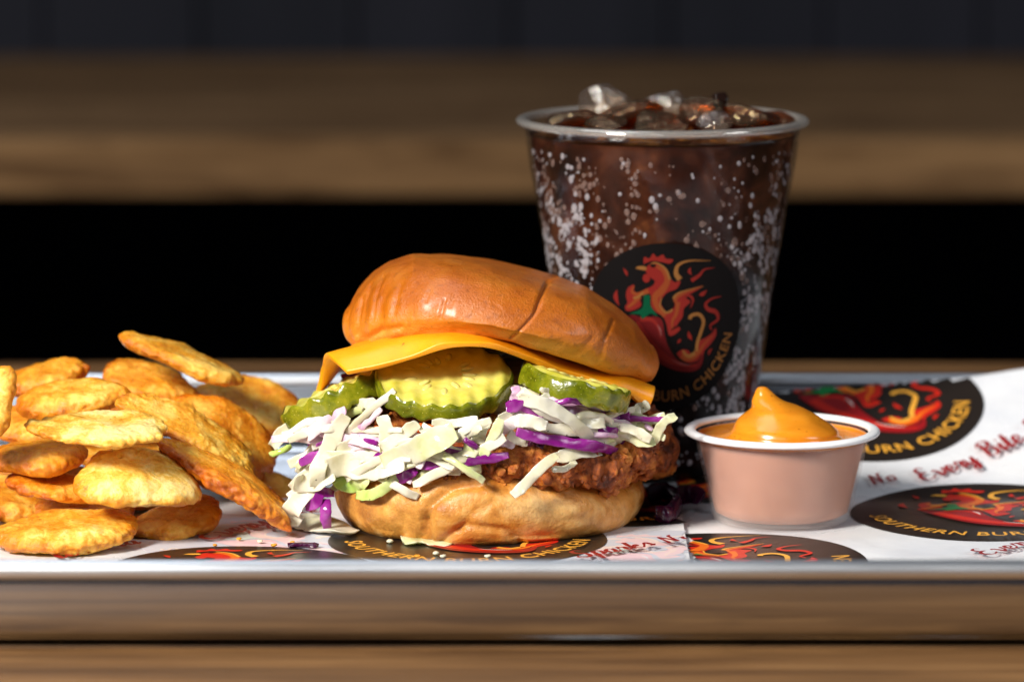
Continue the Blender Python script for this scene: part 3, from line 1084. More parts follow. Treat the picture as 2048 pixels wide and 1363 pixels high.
PATC, PATA, PATR = Vector((BX + 0.0012, BY - 0.0080, 0.0268)), (0.0565, 0.0475, 0.0122), Matrix.Rotation(radians(3.0), 3, 'Y')
pat = blob('chicken_fillet', PATC, PATA, PATR, 680, 150, M['crust'],
           lambda p, t: craggy(p) + 0.002 * sin(3 * t + 0.6) + 0.003 * sstep(0.01, 0.05, p[0]) * sstep(0.0, -0.03, p[1]), 0.5)
part(pat, burger)
# crisp crumbs of batter standing on the fillet
rnd = random.Random(77)
src = [v.co.copy() for v in pat.data.vertices]
nv_, nf_ = [], []
ico1 = bmesh.new()
bmesh.ops.create_icosphere(ico1, subdivisions=2, radius=1)
JV = [v.co.copy() for v in ico1.verts]
JF = [tuple(v.index for v in f.verts) for f in ico1.faces]
ico1.free()
for k in range(1500):
    c = rnd.choice(src)
    if c.y > BY:
        continue
    q = (c - PATC)
    if abs(q.z) > 0.0125 and rnd.random() < 0.6:
        continue
    r = 0.0004 + 0.0014 * rnd.random() ** 2.2
    sx, sy, sz = (r * rnd.uniform(0.6, 1.6) for _ in range(3))
    rm = Matrix.Rotation(rnd.uniform(0, 6), 3, 'Z') @ Matrix.Rotation(rnd.uniform(0, 6), 3, 'X')
    k0 = len(nv_)
    for v in JV:
        u = v * (1 + 0.45 * noise.noise(v * 1.7 + Vector((k, 0, 0))))
        nv_.append(c + rm @ Vector((u.x * sx, u.y * sy, u.z * sz)))
    nf_ += [tuple(a + k0 for a in f) for f in JF]
tag(part(link_mesh('crust_crumbs', nv_, nf_, M['crust'], True), pat), kind='stuff')

# cheese slice: a sheet draped over the slaw, corners hanging


def slab(name, rows, th, mat, parent, nu=60, nv=30):
    # rows: list of polylines (each a list of 3D points) from front to back
    rr = [catmull([tuple(p) for p in r], nu) for r in rows]
    cols = [catmull([r[i] for r in rr], nv) for i in range(nu)]
    g = [[Vector(cols[i][j]) for j in range(nv)] for i in range(nu)]
    top, bot = [], []
    for i in range(nu):
        for j in range(nv):
            du = g[min(nu - 1, i + 1)][j] - g[max(0, i - 1)][j]
            dv = g[i][min(nv - 1, j + 1)] - g[i][max(0, j - 1)]
            n = du.cross(dv).normalized()
            top.append(g[i][j] + n * th / 2 + n * 0.0006 * nz(g[i][j], 110, 3))
            bot.append(g[i][j] - n * th / 2)
    N = nu * nv
    fs = [tuple(reversed(f)) for f in grid_faces(nu, nv)]
    fs += [tuple(k + N for k in reversed(f)) for f in fs]
    rim = [i * nv for i in range(nu)] + [(nu - 1) * nv + j for j in range(1, nv)] + [i * nv + nv - 1 for i in range(nu - 2, -1, -1)] + [j for j in range(nv - 2, 0, -1)]
    for a, b in zip(rim, rim[1:] + rim[:1]):
        fs.append((a, b, b + N, a + N))
    o = link_mesh(name, top + bot, fs, mat)
    bv = o.modifiers.new('soft_edge', 'BEVEL')
    bv.width = th * 0.3
    bv.segments = 3
    bv.limit_method = 'ANGLE'
    bv.angle_limit = radians(50)
    return part(o, parent)


def row(pts):
    return [P(*p) for p in pts]


slab('cheese_slice', [
    row([(694, 746, 1.296), (760, 733, 1.294), (830, 712, 1.292), (905, 690, 1.291), (985, 692, 1.294), (1070, 722, 1.302), (1150, 752, 1.311), (1236, 776, 1.316), (1292, 822, 1.322)]),
    row([(668, 722, 1.303), (745, 704, 1.301), (820, 684, 1.300), (900, 673, 1.299), (985, 681, 1.301), (1070, 712, 1.308), (1150, 741, 1.316), (1240, 760, 1.319), (1304, 796, 1.322)]),
    row([(652, 712, 1.312), (740, 690, 1.312), (820, 672, 1.312), (900, 662, 1.312), (985, 672, 1.312), (1070, 702, 1.316), (1150, 730, 1.322), (1240, 750, 1.325), (1308, 778, 1.326)]),
    row([(644, 740, 1.328), (720, 690, 1.332), (810, 674, 1.335), (900, 668, 1.335), (985, 676, 1.335), (1070, 700, 1.335), (1150, 726, 1.337), (1240, 752, 1.338), (1306, 790, 1.338)]),
    row([(636, 786, 1.338), (715, 700, 1.352), (810, 680, 1.37), (900, 672, 1.38), (985, 680, 1.38), (1070, 700, 1.38), (1150, 720, 1.375), (1240, 745, 1.365), (1288, 800, 1.355)]),
], 0.0019, M['cheese'], burger)


# crinkle-cut pickle slices
def pickle(c, R, th, roll, tilt, yaw, seedn, amp=0.0006, wl=0.0056, bend=0.0, seeds=True):
    rotm = Matrix.Rotation(-radians(roll), 3, 'Y') @ Matrix.Rotation(radians(tilt), 3, 'X') @ Matrix.Rotation(radians(yaw), 3, 'Z')
    n, kr = 120, 26
    c = Vector(c)

    def wave(x, y):
        q = sqrt(x * x + y * y) / R
        return amp * (0.18 + 0.82 * sstep(0.55, 0.98, q)) * sin(2 * pi * x / wl + seedn) + bend * (x / R) ** 2

    def rim(t):
        return R * (1 + 0.02 * sin(2 * t + seedn) + 0.012 * sin(5 * t + 2 * seedn))
    vs_, fs, ring = [], [], []
    for s in (1, -1):
        k0 = len(vs_)
        for i in range(n):
            t = 2 * pi * i / n
            for j in range(kr):
                q = j / (kr - 1)
                r = rim(t) * q * 0.985
                x, y = r * cos(t), r * sin(t)
                z = s * th / 2 + wave(x, y) - s * 0.0006 * sstep(0.9, 1.0, q) - s * 0.0006 * sstep(0.7, 0.2, q) + s * 0.0004 * nz((x, y, 0), 260, seedn)
                vs_.append(rotm @ Vector((x, y, z)) + c)
                ring.append(q)
        f = grid_faces(n, kr, True)
        fs += [tuple(a + k0 for a in (ff if s < 0 else reversed(ff))) for ff in f]
    o = part(link_mesh('pickle_slice', vs_, fs, M['pickle'], True, {'ring': ring}), burger)
    # skin
    vs2 = []
    kz = 10
    for i in range(n):
        t = 2 * pi * i / n
        for j in range(kz):
            q = j / (kz - 1) * 2 - 1
            r = rim(t) * (0.978 + 0.036 * sqrt(max(0, 1 - abs(q) ** 3))) + 0.0003 * nz((cos(t) * 0.03, sin(t) * 0.03, q * 0.004), 200, seedn)
            x, y = r * cos(t), r * sin(t)
            vs2.append(rotm @ Vector((x, y, q * th / 2 * 0.96 + wave(x, y))) + c)
    part(link_mesh('skin', vs2, [tuple(reversed(f)) for f in grid_faces(n, kz, True)], M['skin']), o)
    if seeds:
        rnd = random.Random(int(seedn * 10))
        for k in range(15):
            t = 2 * pi * k / 15 + rnd.uniform(-0.15, 0.15)
            r = R * rnd.uniform(0.36, 0.56)
            x, y = r * cos(t), r * sin(t)
            sv, sf = [], []
            for a in range(10):
                for b in range(7):
                    ph = -pi / 2 + pi * b / 6
                    lx, ly, lz = 0.0024 * cos(ph) * cos(2 * pi * a / 10), 0.0011 * cos(ph) * sin(2 * pi * a / 10), 0.0006 * sin(ph)
                    X, Y = x + lx * cos(t) - ly * sin(t), y + lx * sin(t) + ly * cos(t)
                    sv.append(rotm @ Vector((X, Y, th / 2 + wave(X, Y) - 0.00035 + lz)) + c)
            part(link_mesh('seed', sv, [tuple(reversed(f)) for f in grid_faces(10, 7, True)], M['seed']), o)
    return o


pickle(P(887, 762, 1.306), 0.0213, 0.0060, -1.5, 20, 4, 0.4)
pickle(P(688, 790, 1.322), 0.0205, 0.0076, 25, -5, 12, 2.1, 0.0008)
pickle(P(1150, 772, 1.306), 0.0172, 0.0070, -16, -5, 58, 4.3, 0.0005, bend=-0.0008)


# slaw
def dfront(px):
    x = (px - CX) / 6400.0 - BX
    q = max(0.30, 1 - (x / 0.0505) ** 2)
    return BD - 0.0085 - 0.0490 * sqrt(q)


def shred(name, pts, width, kind, seed, parent, thick=0.0011, twist=0.0, cup=0.25, taper=0.35, n=40, face=None, ruffle=1.0):
    rnd = random.Random(seed)
    cl = [Vector(p) for p in catmull([tuple(p) for p in pts], n)]
    k = 20
    vs_ = []
    ph0 = rnd.uniform(0, 6)
    for i, p in enumerate(cl):
        tg = (cl[min(n - 1, i + 1)] - cl[max(0, i - 1)]).normalized()
        view = (CAMP - p).normalized() if face is None else face
        side = tg.cross(view)
        if side.length < 1e-4:
            side = Vector((1, 0, 0))
        side.normalize()
        nrm = side.cross(tg).normalized()
        u = i / (n - 1)
        a = twist * (u - 0.5) + 0.35 * sin(ph0 + u * 5) * ruffle
        s2 = side * cos(a) + nrm * sin(a)
        n2 = nrm * cos(a) - side * sin(a)
        e = min(1, (u + 0.02) / 0.16, (1.02 - u) / 0.16)
        wl_ = width * (1 - taper + taper * e ** 0.6) * (1 + 0.16 * nz((u * 3, seed * 1.3, 0), 1.6, seed))
        for j in range(k):
            t = 2 * pi * j / k
            cx_ = cos(t)
            x = cx_ * wl_ / 2
            edge = 1 + 0.10 * nz((u * 9, cx_ * 2, seed), 1.0, 3)
            th = thick * (0.55 + 0.45 * abs(sin(t))) * sin(t) * (0.35 + 0.65 * min(1, e))
            z = th + cup * width * 0.5 * (cx_ * cx_ - 0.5) + width * 0.05 * ruffle * sin(u * 14 + ph0) * cx_
            q = p + s2 * (x * edge) + n2 * z
            q += n2 * (0.0007 * nz(q, 120, seed) + 0.00015 * nz(q, 420, seed)) * ruffle + s2 * 0.0004 * nz(q, 330, seed + 4)
            vs_.append(q)
    fs = grid_faces(n, k, False, True)
    fs.append(tuple(range(k)))
    fs.append(tuple(reversed(range((n - 1) * k, n * k))))
    o = link_mesh(name, vs_, fs, M[kind])
    if parent:
        part(o, parent)
    return o


def z4(x, y):
    return 520 + x / 3.786, 780 + y / 3.786


def z5(x, y):
    return 900 + x / 3.408, 740 + y / 3.408


PXM = 6550.0
SH4 = [  # (points, width, kind, depth offset in mm behind the burger's front, twist, cup)
    ([(90, 430), (170, 330), (260, 285), (350, 350)], 120, 'white', 8, 0.4, 0.5),
    ([(75, 490), (150, 465), (240, 425)], 50, 'green', 7, 0.2, 0.2),
    ([(370, 310), (400, 400), (410, 490)], 100, 'purple', 4, 0.2, 0.2),
    ([(650, 190), (560, 330), (500, 470), (440, 600), (420, 730)], 140, 'white', -7, 0.4, 0.25),
    ([(255, 700), (330, 700), (430, 690), (560, 630)], 150, 'white', -6, 0.3, 0.3),
    ([(270, 605), (340, 590), (440, 550)], 60, 'white', 0, 0.3, 0.2),
    ([(420, 700), (330, 790), (250, 890), (240, 960), (310, 1000)], 150, 'white', -5, 0.8, 0.4),
    ([(345, 880), (420, 850), (470, 770), (560, 790)], 85, 'purple', -5, 0.9, 0.5),
    ([(500, 820), (498, 920), (508, 1040)], 95, 'purple', -6, 0.2, 0.15),
    ([(500, 590), (650, 560), (800, 590), (950, 580), (1090, 540)], 190, 'white', -7, 0.3, 0.2),
    ([(570, 500), (740, 450), (900, 500), (1040, 520)], 190, 'white', -5, 0.3, 0.25),
    ([(930, 560), (1060, 510), (1180, 450), (1330, 380), (1480, 310)], 200, 'pale', -8, 0.4, 0.25),
    ([(560, 650), (680, 720), (830, 670)], 130, 'green', -4, 0.5, 0.3),
    ([(730, 790), (850, 790), (950, 730), (1060, 630)], 95, 'green', -6, 0.4, 0.3),
    ([(955, 700), (985, 630), (1100, 590), (1250, 520)], 40, 'pale', -6, 0.3, 0.2),
    ([(1030, 680), (1100, 640), (1180, 590)], 115, 'purple', -4, 0.2, 0.2),
    ([(930, 190), (965, 320), (935, 470)], 130, 'white', -5, 0.5, 0.4),
    ([(1190, 250), (1060, 350), (920, 440)], 110, 'white', -6, 0.4, 0.3),
    ([(600, 375), (720, 310), (820, 240), (920, 140)], 58, 'lilac', -5, 0.3, 0.2),
    ([(700, 170), (790, 105), (890, 110)], 110, 'white', 0, 0.4, 0.4),
    ([(600, 290), (740, 250), (860, 190)], 100, 'white', -1, 0.3, 0.3),
    ([(740, 320), (830, 310), (930, 310)], 100, 'carrot', 2, 0.2, 0.2),
    ([(1150, 290), (1240, 285), (1330, 300)], 80, 'carrot', 1, 0.2, 0.2),
    ([(1300, 240), (1480, 250), (1650, 220)], 80, 'white', -3, 0.4, 0.3),
    ([(1450, 380), (1570, 330), (1680, 280)], 80, 'white', -5, 0.4, 0.3),
    ([(1200, 610), (1330, 590), (1520, 610)], 100, 'white', -1, 0.3, 0.3),
    ([(1180, 560), (1350, 520), (1500, 470)], 90, 'pale', -2, 0.3, 0.3),
    ([(1390, 490), (1530, 580), (1700, 690)], 62, 'pale', -7, 0.4, 0.3),
    ([(1530, 410), (1600, 520), (1640, 640)], 115, 'pale', -4, 0.5, 0.3),
    ([(1450, 400), (1540, 415)], 42, 'carrot', -6, 0.1, 0.1),
    ([(1550, 370), (1650, 440)], 52, 'purple', -6, 0.2, 0.2),
    ([(1200, 330), (1120, 410)], 56, 'lilac', -3, 0.2, 0.2),
    ([(690, 400), (760, 350), (860, 400)], 70, 'lilac', -3, 0.4, 0.4),
    ([(450, 450), (560, 420), (700, 420)], 80, 'white', -4, 0.5, 0.3),
    ([(470, 340), (500, 280), (580, 260)], 80, 'white', 1, 0.5, 0.3),
    ([(520, 480), (535, 540), (530, 620)], 46, 'purple', -4, 0.2, 0.1),
    ([(350, 520), (380, 480), (420, 500)], 60, 'lilac', 2, 0.2, 0.1),
    ([(1330, 330), (1290, 420), (1320, 480)], 120, 'white', -4, 0.6, 0.3),
    ([(1000, 620), (1050, 650), (1150, 700)], 50, 'lilac', -3, 0.2, 0.2),
]
SH5 = [
    ([(480, 140), (600, 250), (760, 320), (920, 350), (1060, 360)], 105, 'white', -4, 0.3, 0.35),
    ([(380, 250), (490, 240), (630, 290)], 95, 'purple', -3, 0.3, 0.3),
    ([(330, 330), (470, 285), (560, 320)], 90, 'white', -1, 0.3, 0.3),
    ([(455, 420), (650, 470), (850, 500), (1000, 520), (1140, 555)], 88, 'purple', -5, 0.2, 0.2),
    ([(450, 350), (650, 390), (850, 410), (1000, 450), (1130, 530)], 92, 'white', -3, 0.3, 0.3),
    ([(440, 345), (540, 345), (660, 380)], 100, 'white', -6, 0.4, 0.4),
    ([(970, 410), (1060, 410), (1140, 420)], 66, 'purple', -3, 0.3, 0.3),
    ([(960, 440), (1060, 440), (1140, 445)], 40, 'lilac', -4, 0.2, 0.2),
    ([(1180, 265), (1165, 330), (1180, 400)], 135, 'purple', -1, 0.2, 0.2),
    ([(1080, 560), (1160, 540), (1190, 480)], 90, 'purple', -1, 0.2, 0.2),
    ([(1050, 470), (1200, 440), (1320, 490), (1400, 480)], 90, 'pale', -3, 0.5, 0.4),
    ([(1390, 490), (1420, 410), (1460, 350), (1540, 310)], 75, 'pale', -1, 0.8, 0.4),
    ([(1150, 385), (1250, 410), (1370, 470)], 80, 'white', -5, 0.4, 0.4),
    ([(720, 590), (850, 560), (1030, 550)], 110, 'white', -3, 0.3, 0.4),
    ([(735, 575), (610, 670), (510, 780), (425, 855)], 84, 'white', -8, 0.3, 0.25),
    ([(700, 670), (780, 670), (860, 620)], 52, 'white', -6, 0.5, 0.3),
    ([(215, 590), (270, 500), (310, 420), (345, 330)], 78, 'pale', -5, 0.5, 0.3),
    ([(0, 470), (120, 400), (280, 340)], 62, 'white', -5, 0.4, 0.3),
    ([(250, 350), (200, 420), (180, 500)], 120, 'white', -1, 0.4, 0.3),
    ([(320, 330), (350, 400), (340, 470)], 40, 'green', -2, 0.3, 0.2),
    ([(620, 140), (760, 200), (960, 240)], 120, 'plum', 6, 0.3, 0.3),
    ([(860, 250), (1000, 260), (1100, 290)], 70, 'lilac', 2, 0.3, 0.3),
    ([(1250, 270), (1300, 260), (1350, 230)], 90, 'white', 2, 0.4, 0.4),
    ([(1220, 285), (1290, 310), (1350, 335)], 44, 'pale', -1, 0.3, 0.3),
    ([(1300, 350), (1340, 380), (1380, 410)], 40, 'lilac', 0, 0.3, 0.3),
    ([(1240, 400), (1300, 380), (1380, 380)], 60, 'pale', 1, 0.4, 0.3),
    ([(440, 110), (450, 160), (430, 220)], 70, 'lilac', 3, 0.3, 0.3),
    ([(400, 430), (450, 470), (530, 490)], 80, 'white', -1, 0.4, 0.3),
    ([(540, 490), (590, 500), (640, 520)], 60, 'plum', 0, 0.3, 0.3),
    ([(620, 130), (680, 150), (760, 180)], 50, 'white', 2, 0.4, 0.3),
    ([(340, 490), (390, 500), (440, 510)], 60, 'lilac', 0, 0.3, 0.3),
]
sd = 0
for lst, zf, sc in ((SH4, z4, 3.786), (SH5, z5, 3.408)):
    for pts, w, kind, off, tw, cup in lst:
        sd += 1
        pp = []
        for i, q in enumerate(pts):
            px, py = zf(*q)
            wob = 0.0012 * sin(i * 2.1 + sd)
            pp.append(P(px, py, dfront(px) + off * 0.001 + wob))
        shred('carrot_shred' if kind == 'carrot' else 'cabbage_shred', pp, w / sc / PXM * (1.0 if w > 140 else 0.9), kind, sd, burger, 0.0008, tw, cup)
rnd = random.Random(12)
for k in range(66):
    if k < 54:
        px = rnd.uniform(625, 930)
        py = rnd.uniform(866 if px > 720 else 838, 955 - 30 * abs(px - 780) / 200)
    else:
        px = rnd.uniform(1000, 1290)
        py = rnd.uniform(806, 842) + 0.08 * (px - 1000)
    L_ = rnd.uniform(40, 95)
    sl = rnd.uniform(-0.6, 0.6) if px > 700 else rnd.uniform(-1.1, 0.2)
    if 700 < px < 1060 and py - L_ * abs(sl) < 838:
        sl = 0.0
    dep = rnd.uniform(-6.5, 2.0) * 0.001
    bw = rnd.uniform(-20, 8)
    pp = [P(px + L_ * q, py + L_ * q * sl + bw * (1 - q * q) + 8 * max(0, q), dfront(px + L_ * q) + dep + 0.0015 * sin(4 * q + k)) for q in (-1, -0.3, 0.35, 1)]
    shred('cabbage_shred', pp, rnd.uniform(0.0020, 0.0046) * (0.75 if k % 13 in (2, 8) else 1.0), ['white', 'white', 'purple', 'white', 'pale', 'lilac', 'white', 'white', 'purple', 'white', 'white', 'pale', 'lilac'][k % 13], 400 + k, burger,
          0.0008, rnd.uniform(-0.9, 0.9), 0.3)
# shreds filling the inside of the slaw layer
rnd = random.Random(21)
for k in range(90):
    a = rnd.uniform(0, 2 * pi)
    r = rnd.uniform(0.012, 0.043)
    c = Vector((BX + 0.001 + r * cos(a) * 1.08, BY + r * sin(a), 0))
    tiltz = -0.10 * (c.x - BX)
    c.z = rnd.uniform(0.0360, 0.0505) + tiltz
    dr = rnd.uniform(0, pi)
    L_ = rnd.uniform(0.010, 0.020)
    pts = [c + Vector((cos(dr) * L_ * s, sin(dr) * L_ * s * 0.7, rnd.uniform(-0.003, 0.003))) for s in (-0.7, 0, 0.7)]
    shred('cabbage_shred', pts, rnd.uniform(0.004, 0.009), rnd.choice(['white', 'white', 'white', 'pale', 'pale', 'lilac', 'purple', 'plum']), 200 + k, burger,
          0.0012, rnd.uniform(-1, 1), 0.3, n=14, face=Vector((rnd.uniform(-.3, .3), rnd.uniform(-1, 0.2), 0.8)).normalized())
drs = blob('dressing', (BX + 0.000, BY + 0.001, 0.0415), (0.043, 0.038, 0.0090), Matrix.Rotation(radians(6), 3, 'Y'), 90, 30, M['dressing'],
           lambda p, t: 0.002 * nz(p, 90, 4) + 0.001 * nz(p, 200, 2), 0.8)
part(drs, burger)


# ------------------------------------------------------------------ potato slices
def chip(px, py, d, w, th, tilt, roll, yaw, kind, seed, label, asp=0.85, bendx=0.0, bendy=0.0, rag=1.0):
    rnd = random.Random(seed)
    c = P(px, py, d)
    a = w / 2 * d / F                    # picture half-width to metres at that distance
    b = a * asp
    h = th / 2 * 0.00082
    n, k = 210, 76
    rotm = Matrix.Rotation(-radians(roll), 3, 'Y') @ Matrix.Rotation(radians(tilt), 3, 'X') @ Matrix.Rotation(radians(yaw), 3, 'Z')
    ph = [rnd.uniform(0, 6.28) for _ in range(5)]
    vs_, ed = [], []
    s0 = seed * 3.7
    bnd = rnd.uniform(-2.2, 1.2)
    for i in range(n):
        t = 2 * pi * i / n
        out = 1 + 0.045 * sin(2 * t + ph[0]) + 0.04 * sin(3 * t + ph[1]) + 0.022 * sin(5 * t + ph[2]) + 0.05 * rag * nz((cos(t), sin(t), seed), 2.6, ph[3]) + 0.014 * rag * nz((cos(t), sin(t), seed), 7.0, ph[4]) + 0.010 * rag * nz((cos(t), sin(t), seed), 16.0, ph[4])
        for j in range(k):
            f = -pi / 2 + pi * j / (k - 1)
            cr_ = max(0.0, cos(f)) ** 0.36
            s_ = sin(f)
            p = Vector((a * out * cr_ * cos(t), b * out * cr_ * sin(t), h * s_ * (1 - 0.10 * cr_ ** 4)))
            nr_ = Vector((cos(t) * cr_ ** 6, sin(t) * cr_ ** 6, s_ * 1.2))
            nr_.normalize()
            e = cr_ ** 5 * (1 - abs(s_) ** 2)
            ew = 0.25 + 0.75 * e
            dsp = 0.0012 * nz(p, 75, s0) + 0.0007 * nz(p, 150, s0 + 3) + (0.0002 + 0.0005 * e * rag) * nz(p, 430, s0 + 5) + 0.0008 * rag * ew * max(0, nz(p, 240, s0 + 8)) + 0.00028 * rag * (0.4 + 0.6 * e) * nz(p, 720, s0)
            p = p + nr_ * dsp
            p.z += (bendx + bnd) * (p.x / a) ** 2 * 0.001 + bendy * (p.y / b) ** 2 * 0.001 + 0.0011 * nz((p.x, p.y, 0), 48, s0 + 11)
            vs_.append(rotm @ p + c)
            ed.append(max(0, min(1, e * 1.1 + 0.3 * (1 - cr_) * 0)))
    o = link_mesh('potato_slice', vs_, grid_faces(n, k, True), M['chip_' + kind], True, {'edge': ed})
    for f in o.data.polygons:
        pass
    base_origin(o)
    return tag(o, label, 'potato slice', 'fried potato slices heaped on the tray')


CHIPS = [
    # px, py, d, width px, thick mm, tilt, roll, yaw, kind, label, aspect, bendx, bendy, ragged
    (138, 1060, 1.283, 284, 8.5, 8, 1, 10, 'pale', 'pale yellow crusty potato slice lying on the paper, lowest at front of heap', 0.72, 0, 0, 1.3),
    (352, 1040, 1.308, 215, 7.5, 10, 5, 40, 'gold', 'golden potato slice lying flat on paper just behind the lowest pale one', 0.72, 1, 0, 1.0),
    (279, 955, 1.288, 250, 8.0, 24, -14, 20, 'pale', 'thick round potato slice with smooth pale face tilted towards the paper', 0.80, -1, 0, 0.8),
    (112, 972, 1.300, 200, 6.0, 8, -9, 0, 'orange', 'small orange potato slice wedged beside the thick round pale slice', 0.75, 0, 0, 1.0),
    (200, 858, 1.288, 284, 5.5, 9, -3, 5, 'pale', 'thin pale blistered potato slice lying level above the thick round one', 0.70, -1, 0, 1.5),
    (80, 913, 1.305, 216, 8.0, 5, 3, 0, 'gold', 'plump golden potato slice under the thin pale blistered slice', 0.8, 0, 0, 0.8),
    (-22, 812, 1.284, 172, 8.0, 62, 70, 0, 'pale', 'pale potato slice standing on edge, cut off by the picture', 0.62, 0, 0, 1.0),
    (92, 756, 1.372, 160, 8.5, 16, 10, 0, 'gold', 'golden potato slice with bumpy upper edge at the back of the heap', 0.8, 1.5, 0, 1.3),
    (146, 796, 1.335, 222, 9.5, 14, 8, 0, 'gold', 'long golden potato slice resting behind the thin pale blistered one', 0.7, 0, 0, 1.0),
    (300, 768, 1.376, 208, 8.5, 14, -14, 0, 'gold', 'golden potato slice with burnt orange spot under the topmost slice', 0.75, -1, 0, 1.0),
    (364, 719, 1.362, 262, 6.5, -1, -21, 0, 'gold', 'topmost thin golden potato slice tilted against the dark background', 0.75, 1.0, 0, 1.0),
    (500, 812, 1.392, 230, 9.0, 20, -10, 0, 'gold', 'large smooth golden potato slice leaning behind the burger', 0.9, 0, 0, 0.6),
    (384, 858, 1.318, 308, 6.5, 16, -29, 0, 'gold', 'long orange potato slice with crumbly batter sloping towards the burger', 0.52, -1, 0, 2.0),
    (458, 958, 1.302, 300, 8.0, 8, -33, 0, 'orange', 'rough dark orange potato slice propped up, its tip touching paper by burger', 0.5, 0, 0, 2.2),
    (456, 858, 1.346, 240, 7.0, 26, -34, 0, 'orange', 'potato slice with a dark brown spot, half hidden beside the chicken', 0.6, 0, 0, 1.2),
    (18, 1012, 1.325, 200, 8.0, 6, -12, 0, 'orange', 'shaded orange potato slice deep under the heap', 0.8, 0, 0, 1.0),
    (172, 1020, 1.318, 210, 7.0, 16, 2, 0, 'orange', 'orange potato slice squeezed between lowest pale slice and thick round one', 0.7, 0, 0, 1.0),
    (560, 985, 1.372, 150, 6.0, 24, -30, 0, 'pale', 'pale potato slice peeking out between chicken and rough orange slice', 0.7, 0, 0, 0.8),
    (60, 850, 1.345, 220, 8.0, 10, -4, 0, 'orange', 'orange potato slice in the middle of the heap behind the plump one', 0.8, 0, 0, 1.0),
    (240, 905, 1.345, 250, 8.0, 8, -6, 0, 'gold', 'golden potato slice hidden in the middle of heap behind thick round one', 0.8, 0, 0, 1.0),
    (330, 830, 1.372, 250, 8.0, 12, -10, 0, 'gold', 'golden potato slice lying under the burnt spotted one', 0.8, 0, 0, 1.0),
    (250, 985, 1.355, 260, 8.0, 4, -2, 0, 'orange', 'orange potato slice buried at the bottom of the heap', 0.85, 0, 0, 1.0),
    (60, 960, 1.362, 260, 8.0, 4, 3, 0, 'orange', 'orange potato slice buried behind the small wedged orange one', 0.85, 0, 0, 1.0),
    (420, 935, 1.370, 230, 8.0, 8, -8, 0, 'orange', 'shaded potato slice lying beneath the sloping orange slices', 0.85, 0, 0, 1.0),
]
for i, (px, py, d, w, th, ti, ro, ya, kd, lb, asp, bx_, by_, rg) in enumerate(CHIPS):
    chip(px, py, d, w, th, ti, ro, ya, kd, i + 1, lb, asp, bx_, by_, rg)

# ------------------------------------------------------------------ drink
CUPX, CUPD = 0.0506, 1.417
CUPC = Vector((CUPX, CUPD - CAM_D, 0.0025))
HZ = 0.1185
R0, R1 = 0.0292, 0.0462                 # inner radii at base and just under the rim


def rc(z):
    return R0 + (R1 - R0) * (z / HZ)


cup = thing('plastic_cup', CUPC, 'tall clear plastic cup of cola printed with a round black flame emblem', 'cup')
wp = [(0.0, 0.0), (R0 - 0.002, 0.0), (R0, 0.0015)]
for z in [0.012 + 0.004 * i for i in range(26)]:
    step = 0.0007 * sstep(0.0925, 0.0935, z) + 0.0005 * sstep(0.0995, 0.1005, z)
    wp.append((rc(z) + step * 0.6, z))
wp.append((R1 + 0.0004, HZ - 0.0015))
inner = [(r - 0.0006 if r > 0.001 else r, z + 0.0006) for r, z in reversed(wp)]
part(lathe('cup_wall', wp + inner, M['plastic'], CUPC, 128), cup)
rimp = [(R1 + 0.0010 + 0.0021 * cos(t) , HZ + 0.0012 * sin(t) * 1.15) for t in [2 * pi * i / 16 for i in range(16)]]
part(lathe('rim', rimp, M['rim_plastic'], CUPC, 128, closed=True), cup)


def cup_map(u, v, e):
    z = 0.0540 + v * 0.0285
    r = rc(z) + 0.0009 + e
    t = -pi / 2 + u * 0.0285 / 0.0395
    return (CUPC.x + r * cos(t), CUPC.y + r * sin(t), CUPC.z + z)


emblem(cup, cup_map, CUPINK, 0.00004)

LZ = 0.1146
cola_p = [(0.0, 0.0012), (R0 - 0.0022, 0.0012), (R0 - 0.0012, 0.003)] + [(rc(z) - 0.0011, z) for z in [0.01 + 0.004 * i for i in range(25)]] + [(rc(LZ) - 0.0011, LZ - 0.0004)]
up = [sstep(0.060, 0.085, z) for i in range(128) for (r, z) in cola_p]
cola = tag(thing('cola', CUPC + Vector((0, 0, 0.001)), 'dark brown fizzy cola filling the clear cup to the brim', 'drink'))
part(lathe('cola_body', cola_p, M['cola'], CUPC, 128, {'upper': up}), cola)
tvv = []
for i in range(96):
    t = 2 * pi * i / 96
    for j in range(30):
        r = (rc(LZ) - 0.0012) * j / 29 + 1e-6
        x, y = r * cos(t), r * sin(t)
        tvv.append((CUPC.x + x, CUPC.y + y, CUPC.z + LZ + (0.0026 * abs(nz((x, y, 0), 170, 2)) + 0.0022 * abs(nz((x, y, 0), 60, 5)) + 0.0010 * nz((x, y, 0), 420, 3)) * sstep(1.0, 0.8, j / 29)))
part(link_mesh('cola_surface', tvv, [tuple(reversed(f)) for f in grid_faces(96, 30, True)], M['cola_top']), cola)
